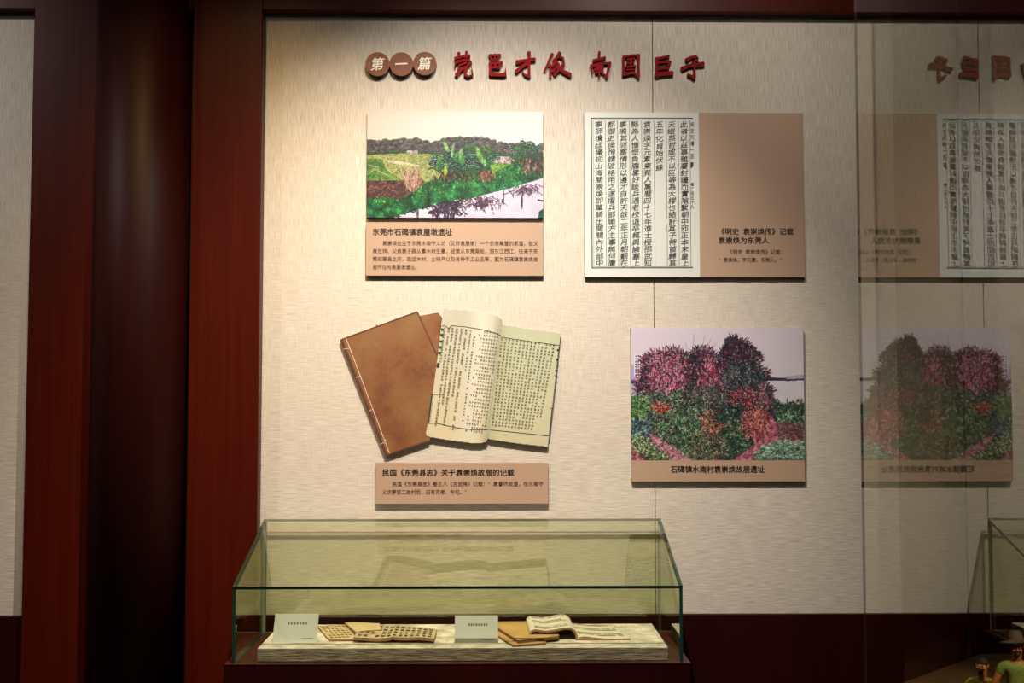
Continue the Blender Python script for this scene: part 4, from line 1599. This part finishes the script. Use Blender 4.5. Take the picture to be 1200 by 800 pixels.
# the open book: thick curled left half, flat right half
e = empty('open_book', tuple(PZ(670, 745, ZBd)))
tag(e, 'open old printed book with its left pages curled up, on the right of the case', 'book')
yF = PZ(680, 750.8, ZBd).y
yB = PZ(680, 733, ZBd + .02).y


def half(name, prof, th, parent, u_lim, top, y0, y1, shear=0.0, nx=40):
    """sheet swept along depth from a profile of (px, py) points at the front edge"""
    pts = [P(x, y, y0) for x, y in prof]
    L = [0]
    for a, b in zip(pts, pts[1:]):
        L.append(L[-1] + (b - a).length)

    def at(u):
        s = u * L[-1]
        for k in range(len(L) - 1):
            if s <= L[k + 1] + 1e-9:
                f = (s - L[k]) / (L[k + 1] - L[k])
                return pts[k].lerp(pts[k + 1], f)
        return pts[-1]
    bm = bmesh.new()
    ny = 6
    A, B = [], []
    for j in range(ny + 1):
        v = j / ny
        ra, rb = [], []
        for i in range(nx + 1):
            u = i / nx
            p = at(u)
            q0, q1 = at(max(0, u - .03)), at(min(1, u + .03))
            t = Vector((q1.x - q0.x, 0, q1.z - q0.z)).normalized()
            n_ = Vector((t.z, 0, -t.x))
            if n_.z > 0:
                n_ = -n_
            y = y0 + (y1 - y0) * v
            x = p.x + shear * v
            z = p.z
            ra.append(bm.verts.new((x, y, z)))
            zz_ = max(z + n_.z * th, ZBd + .0006)
            rb.append(bm.verts.new((x + n_.x * th, y, min(zz_, z - .0008))))
        A.append(ra)
        B.append(rb)
    for j in range(ny):
        for i in range(nx):
            bm.faces.new((A[j][i], A[j][i + 1], A[j + 1][i + 1], A[j + 1][i]))
            bm.faces.new((B[j][i], B[j + 1][i], B[j + 1][i + 1], B[j][i + 1])).material_index = 1
    for i in range(nx):
        bm.faces.new((A[0][i], B[0][i], B[0][i + 1], A[0][i + 1])).material_index = 1
        bm.faces.new((A[ny][i], A[ny][i + 1], B[ny][i + 1], B[ny][i])).material_index = 1
    for j in range(ny):
        bm.faces.new((A[j][0], A[j + 1][0], B[j + 1][0], B[j][0])).material_index = 1
        bm.faces.new((A[j][nx], B[j][nx], B[j + 1][nx], A[j + 1][nx])).material_index = 1
    o = obj(name, bm, [top, M['paper_edge']], parent, recalc=False)
    for p in o.data.polygons:
        p.use_smooth = p.material_index == 0

    def T(u, v):
        p = at(u)
        return Vector((p.x + shear * v, y0 + (y1 - y0) * v, p.z + .0007))
    return T


yf2 = yF + .01
T1 = half('curled_pages', [(620.5, 742.5), (622.0, 738.5), (627, 737.0), (640, 738.8), (652, 737.0), (662, 734.8), (669, 735.0), (674.5, 738.5), (677.0, 744.0), (677.5, 749.0)],
          .0065, e, 1, M['paper'], yf2, yf2 + .20, -.006)
T2 = half('flat_pages', [(677.6, 749.3), (679.5, 746.0), (685, 745.4), (695, 746.6), (707, 748.0), (722, 748.4), (738.8, 747.6)],
          .0095, e, 1, M['paper'], yf2 - .002, yf2 + .20, -.035)
for nm, T, n, vv, uu in (('curled_page_text', T1, 16, (.10, .2, .5, .6, .86), (.14, .72)), ('flat_page_text', T2, 17, (.18, .28, .55, .65, .90), (.1, .95))):
    bm = bmesh.new()
    q = random.Random(n)
    for v in vv:
        for k in range(n):
            if q.random() < .12:
                continue
            uc = uu[0] + (uu[1] - uu[0]) * (k + .5) / n
            w = (uu[1] - uu[0]) / n * .40
            for m_ in range(2):
                v2 = v + .036 * m_
                ww = w * q.uniform(.5, 1)
                bm.faces.new([bm.verts.new(T(*c)) for c in ((uc - ww, v2), (uc + ww, v2), (uc + ww, v2 + .024), (uc - ww, v2 + .024))])
    tag(obj(nm, bm, M['ink_page'], e, recalc=False), kind='stuff')

# ================================================================== TALL GLASS ENCLOSURE ON THE RIGHT
XG = 1.068
ge = empty('glass_enclosure', (XG, -1.2, 0))
tag(ge, 'tall clear glass enclosure standing at right angles to the wall on the right', 'glass enclosure')
yg = -0.40
bm = bmesh.new()
prism(bm, [(XG, yg, 0), (XG, -2.2, 0), (XG, -2.2, 3.3), (XG, yg, 3.3)], (.008, 0, 0), 0, 1, 2)
obj('side_pane', bm, [M['pane'], M['edge_dim'], M['pane_in']], ge)
zfar = 3.32
a = Vector((1.082, -3.65 + 2.98 - .01, 0))
b_ = Vector((1.395, -3.65 + 3.29, 0))
bm = bmesh.new()
ZP = 0.737
d = (b_ - a).normalized()
nn = Vector((-d.y, d.x, 0)) * .005
prism(bm, [a + Vector((0, 0, ZP)), b_ + Vector((0, 0, ZP)), b_ + Vector((0, 0, 3.3)), a + Vector((0, 0, 3.3))], nn, 0, 2, 2)
bm.faces.ensure_lookup_table()
for f in bm.faces:
    if len(f.verts) == 4 and all((v.co.xy - b_.xy).length < .02 for v in f.verts):
        f.material_index = 1
obj('corner_pane', bm, [M['pane'], M['edge_dim'], M['pane_in']], ge)

pf = empty('diorama_platform', (1.7, -1.0, 0))
tag(pf, 'brown platform with a cut corner inside the tall glass enclosure', 'platform')
bm = bmesh.new()
ZL = 0.647
pp = [(1.0775, -0.700), (2.6, -0.700), (2.6, -0.325), (1.44, -0.325), (1.0775, -0.664)]
prism(bm, [(x, y, ZP - .03) for x, y in pp], (0, 0, .0295))
obj('raised_ground', bm, M['platform'], pf, .003)
bm = bmesh.new()
pp = [(1.09, -0.69), (2.57, -0.69), (2.57, -0.35), (1.43, -0.35), (1.09, -0.675)]
prism(bm, [(x, y, 0) for x, y in pp], (0, 0, ZP - .0302))
obj('raised_body', bm, M['sill'], pf)
box_obj('lower_ground', (1.0775, 2.6, -2.2, -0.701, ZL - .03, ZL), M['platform'], pf, .003)
box_obj('lower_body', (1.09, 2.57, -2.17, -0.702, 0, ZL - .0302), M['sill'], pf)


# ---- clay figures behind the glass
def skin(name, nodes, edges, m, parent, sub=2, root=0):
    me = bpy.data.meshes.new(name)
    me.from_pydata([n[:3] for n in nodes], edges, [])
    o = bpy.data.objects.new(name, me)
    COL.objects.link(o)
    o.modifiers.new('skin', 'SKIN')
    for k, nd in enumerate(nodes):
        r = nd[3]
        r = r if isinstance(r, tuple) else (r, r)
        me.skin_vertices[0].data[k].radius = r
    me.skin_vertices[0].data[root].use_root = True
    s = o.modifiers.new('sub', 'SUBSURF')
    s.levels = s.render_levels = sub
    bpy.context.view_layer.update()
    e_ = o.evaluated_get(bpy.context.evaluated_depsgraph_get())
    m2 = bpy.data.meshes.new_from_object(e_)
    COL.objects.unlink(o)
    bpy.data.objects.remove(o)
    m2.materials.clear()
    m2.materials.append(m)
    m2.shade_smooth()
    m2.name = name
    o2_ = bpy.data.objects.new(name, m2)
    COL.objects.link(o2_)
    o2_.parent = parent
    return o2_


def ball(bm, c, r, seg=12):
    m_ = Matrix.Translation(c) @ Matrix.Diagonal((*r, 1))
    bmesh.ops.create_uvsphere(bm, u_segments=seg, v_segments=seg // 2 + 2, radius=1, matrix=m_)


def local(name, bm, m, parent, smooth=True):
    bmesh.ops.recalc_face_normals(bm, faces=bm.faces)
    me = bpy.data.meshes.new(name)
    bm.to_mesh(me)
    bm.free()
    me.materials.append(m)
    if smooth:
        me.shade_smooth()
    o = bpy.data.objects.new(name, me)
    COL.objects.link(o)
    o.parent = parent
    return o


def figure(loc, s, yaw, label, pose, hat, top_m, group='clay figures'):
    """a small painted clay man; unit = metres at life size / scaled by s; faces -Y before yaw"""
    e = empty('clay_figure', loc)
    e.rotation_euler = (0, 0, yaw)
    e.scale = (s, s, s)
    tag(e, label, 'figurine', group)
    seat = 0.42 if pose == 'sit' else 0.90
    L = 0.10 if pose == 'sit' else 0.02        # lean forward
    hp = Vector((0, 0, seat + .02))
    ch = Vector((0, -L, seat + .36))
    nk = Vector((0, -L * 1.5, seat + .53))
    hd = Vector((0.0, -L * 1.5 - .04, seat + .66))
    V = [(0, 0, seat, (.13, .12)), (0, -L * .4, seat + .18, (.125, .11)), (*ch, (.15, .12)), (0, -L * 1.4, seat + .46, (.10, .085)), (*nk, .055),
         (*hd, (.080, .088)), (hd.x, hd.y - .008, hd.z + .09, (.076, .088))]
    Ed = [(0, 1), (1, 2), (2, 3), (3, 4), (4, 5), (5, 6)]
    Vt = [(0, 0, seat, (.15, .135)), (0, -L * .4, seat + .18, (.145, .125)), (*ch, (.168, .135)), (0, -L * 1.4, seat + .455, (.115, .095))]
    Et = [(0, 1), (1, 2), (2, 3)]
    hands = []
    for sx in (-1, 1):
        sh = Vector((sx * .19, -L * 1.3, seat + .44))
        if pose == 'sit':
            el = Vector((sx * .27, -L - .16, seat + .20))
            ha = Vector((-sx * .02, -L - .33, seat + .17 + .02 * sx))
        else:
            el = Vector((sx * .30, -.04, seat + .17))
            ha = Vector((sx * .06, -.26, seat + .14 + .05 * sx))
        k = len(V)
        V += [(*sh, .062), (*sh.lerp(el, .5), .052), (*el, .042), (*el.lerp(ha, .5), .038), (*ha, .028)]
        Ed += [(3, k), (k, k + 1), (k + 1, k + 2), (k + 2, k + 3), (k + 3, k + 4)]
        # palm and five separate fingers
        dv = (ha - el).normalized()
        side = dv.cross(Vector((0, 0, 1))).normalized() * sx
        pa = ha + dv * .06
        V.append((*pa, (.036, .022)))
        Ed.append((k + 4, len(V) - 1))
        hands.append((pa, dv, side, sx))
        k = len(Vt)
        Vt += [(*sh, .078), (*sh.lerp(el, .5), .068)]
        Et += [(3, k), (k, k + 1)]
        if pose == 'sit':
            Vt += [(*el, .060), (*el.lerp(ha, .55), .052)]
            Et += [(k + 1, k + 2), (k + 2, k + 3)]
        # legs
        if pose == 'sit':
            kn = Vector((sx * .17, -.42, seat + .06))
            an = Vector((sx * .15, -.40, .08))
        else:
            kn = Vector((sx * .11, -.03, .48))
            an = Vector((sx * .12, 0, .08))
        hj = Vector((sx * .09, 0, seat - .02))
        k = len(V)
        V += [(*hj, .085), (*kn, .058), (*an, .042), (an.x, an.y - .14, .035, (.035, .03))]
        Ed += [(0, k), (k, k + 1), (k + 1, k + 2), (k + 2, k + 3)]
    skin('body', V, Ed, M['skin'], e)
    # hands: short chains joined as one part
    Vh, Eh = [], []
    for pa, dv, side, sx in hands:
        for fi in range(5):
            off = side * (.026 - .0175 * fi) if fi < 4 else side * .032
            ln = (.062, .074, .070, .054, .05)[fi]
            st = pa + off + (dv * .015 if fi < 4 else dv * -.03)
            dr = dv if fi < 4 else (dv * .6 + side * .8).normalized()
            k = len(Vh)
            Vh += [(*st, .011), (*(st + dr * ln * .5), .010), (*(st + dr * ln * .8 + Vector((0, 0, -.018))), .009)]
            Eh += [(k, k + 1), (k + 1, k + 2)]
    # every finger chain needs its own root: build as lathe-free tubes
    for hand_ in (0, 15):
        bm = bmesh.new()
        for k in range(hand_, hand_ + 15, 3):
            for a_, c_ in ((0, 1), (1, 2)):
                p0, p1 = Vector(Vh[k + a_][:3]), Vector(Vh[k + c_][:3])
                r0, r1 = Vh[k + a_][3], Vh[k + c_][3]
                dd = (p1 - p0)
                mt = Matrix.Translation((p0 + p1) / 2) @ dd.to_track_quat('Z', 'Y').to_matrix().to_4x4()
                bmesh.ops.create_cone(bm, cap_ends=True, segments=8, radius1=r0, radius2=r1, depth=dd.length, matrix=mt)
                ball(bm, p1, (r1, r1, r1), 8)
        local('hand', bm, M['skin'], e)
    skin('jacket', Vt, Et, top_m, e)
    # trousers
    Vp, Ep = [(0, 0, seat - .01, (.145, .13))], []
    for sx in (-1, 1):
        if pose == 'sit':
            kn = Vector((sx * .17, -.42, seat + .06)); an = Vector((sx * .15, -.40, .14))
        else:
            kn = Vector((sx * .11, -.03, .48)); an = Vector((sx * .12, 0, .14))
        k = len(Vp)
        Vp += [(sx * .09, 0, seat - .02, .10), (*kn, .075), (*an, .065)]
        Ep += [(0, k), (k, k + 1), (k + 1, k + 2)]
    skin('trousers', Vp, Ep, M['trousers'], e)
    # face
    h = hd
    fy = h.y - .086
    bm = bmesh.new()
    ball(bm, Vector((h.x, fy - .006, h.z + .045)), (.013, .020, .026))
    ball(bm, Vector((h.x, fy - .014, h.z + .028)), (.018, .016, .012))
    for sx in (-1, 1):
        ball(bm, Vector((h.x + sx * .082, h.y + .01, h.z + .05)), (.012, .02, .03))
        ball(bm, Vector((h.x + sx * .042, fy + .012, h.z + .022)), (.024, .018, .018))
    local('nose_and_ears', bm, M['skin'], e)
    bm = bmesh.new()
    for sx in (-1, 1):
        ball(bm, Vector((h.x + sx * .031, fy + .002, h.z + .062)), (.013, .009, .007))
    local('eyes', bm, M['cloth_white'], e)
    bm = bmesh.new()
    for sx in (-1, 1):
        ball(bm, Vector((h.x + sx * .031, fy - .005, h.z + .062)), (.005, .005, .006), 8)
        ball(bm, Vector((h.x + sx * .032, fy - .002, h.z + .082)), (.020, .009, .006))
    ball(bm, Vector((h.x, fy - .002, h.z + .010)), (.030, .012, .008))
    ball(bm, Vector((h.x, fy + .014, h.z - .032)), (.034, .030, .034))
    local('brows_and_beard', bm, M['hair'], e)
    bm = bmesh.new()
    ball(bm, Vector((h.x, fy - .004, h.z - .004)), (.020, .008, .005))
    local('mouth', bm, plain('clay_lips', (0.30, 0.06, 0.04), .5), e)
    bm = bmesh.new()
    ball(bm, Vector((h.x, h.y + .040, h.z + .088)), (.086, .086, .070), 16)
    local('hair', bm, M['hair'], e)
    if hat:
        prof = [(.0, .30), (.06, .295), (.088, .26), (.098, .19), (.105, .165), (.17, .15), (.235, .135), (.240, .128), (.17, .138), (.10, .148), (.0, .15)]
        bm = bmesh.new()
        n = 28
        rings = []
        for r_, z_ in prof:
            rings.append([bm.verts.new((h.x + r_ * math.cos(6.28318 * k / n), h.y + .03 + r_ * math.sin(6.28318 * k / n) , h.z - .04 + z_ + .018 * math.cos(2 * 6.28318 * k / n) * (r_ > .15))) for k in range(n)])
        for ra, rb in zip(rings, rings[1:]):
            for k in range(n):
                bm.faces.new((ra[k], ra[(k + 1) % n], rb[(k + 1) % n], rb[k]))
        bmesh.ops.remove_doubles(bm, verts=bm.verts, dist=1e-5)
        bmesh.ops.rotate(bm, verts=bm.verts, cent=(h.x, h.y, h.z + .12), matrix=Matrix.Rotation(R(-16), 3, 'X') @ Matrix.Rotation(R(-8), 3, 'Y'))
        bmesh.ops.translate(bm, verts=bm.verts, vec=(0, .02, .02))
        local('brimmed_hat', bm, M['hat'], e)
    if pose == 'sit':
        # rock he sits on
        bm = bmesh.new()
        bmesh.ops.create_icosphere(bm, subdivisions=3, radius=1, matrix=Matrix.Translation((0, .04, .16)) @ Matrix.Diagonal((.26, .22, .155, 1)))
        q = random.Random(4)
        for v in bm.verts:
            v.co += Vector((q.uniform(-1, 1), q.uniform(-1, 1), q.uniform(-.3, .3))) * .02
            v.co.z = max(v.co.z, 0.0)
        local('rock', bm, M['platform'], e)
    return e


def place(px, py, z, hz, s):
    """foot position so that the head centre (height hz*s) shows at the pixel"""
    Y = -3.65 + z
    p = P(px, py, Y)
    return (p.x, p.y, ZP)


sF = 0.17
# head heights above the platform fix the depth of each figure
def solve(px, py, hh):
    d = CR @ Vector(((px - 600) / F, (400 - py) / F, -1))
    t = (ZL + hh - CO.z) / d.z
    p = CO + d * t
    return (p.x, p.y, ZL)


l1 = solve(1155, 779, 1.10 * sF)
l2 = solve(1191, 758, 1.60 * sF)
print('figures at', l1, l2)
figure(l1, sF, R(-38), 'seated clay figurine in a yellow-green jacket, arms folded, bareheaded, behind glass', 'sit', False, M['jacket'])
figure(l2, sF, R(-20), 'clay figurine in a wide dark brimmed hat and green shirt at the right edge', 'stand', True, M['shirt'])

bpy.data.objects.remove(_fo)
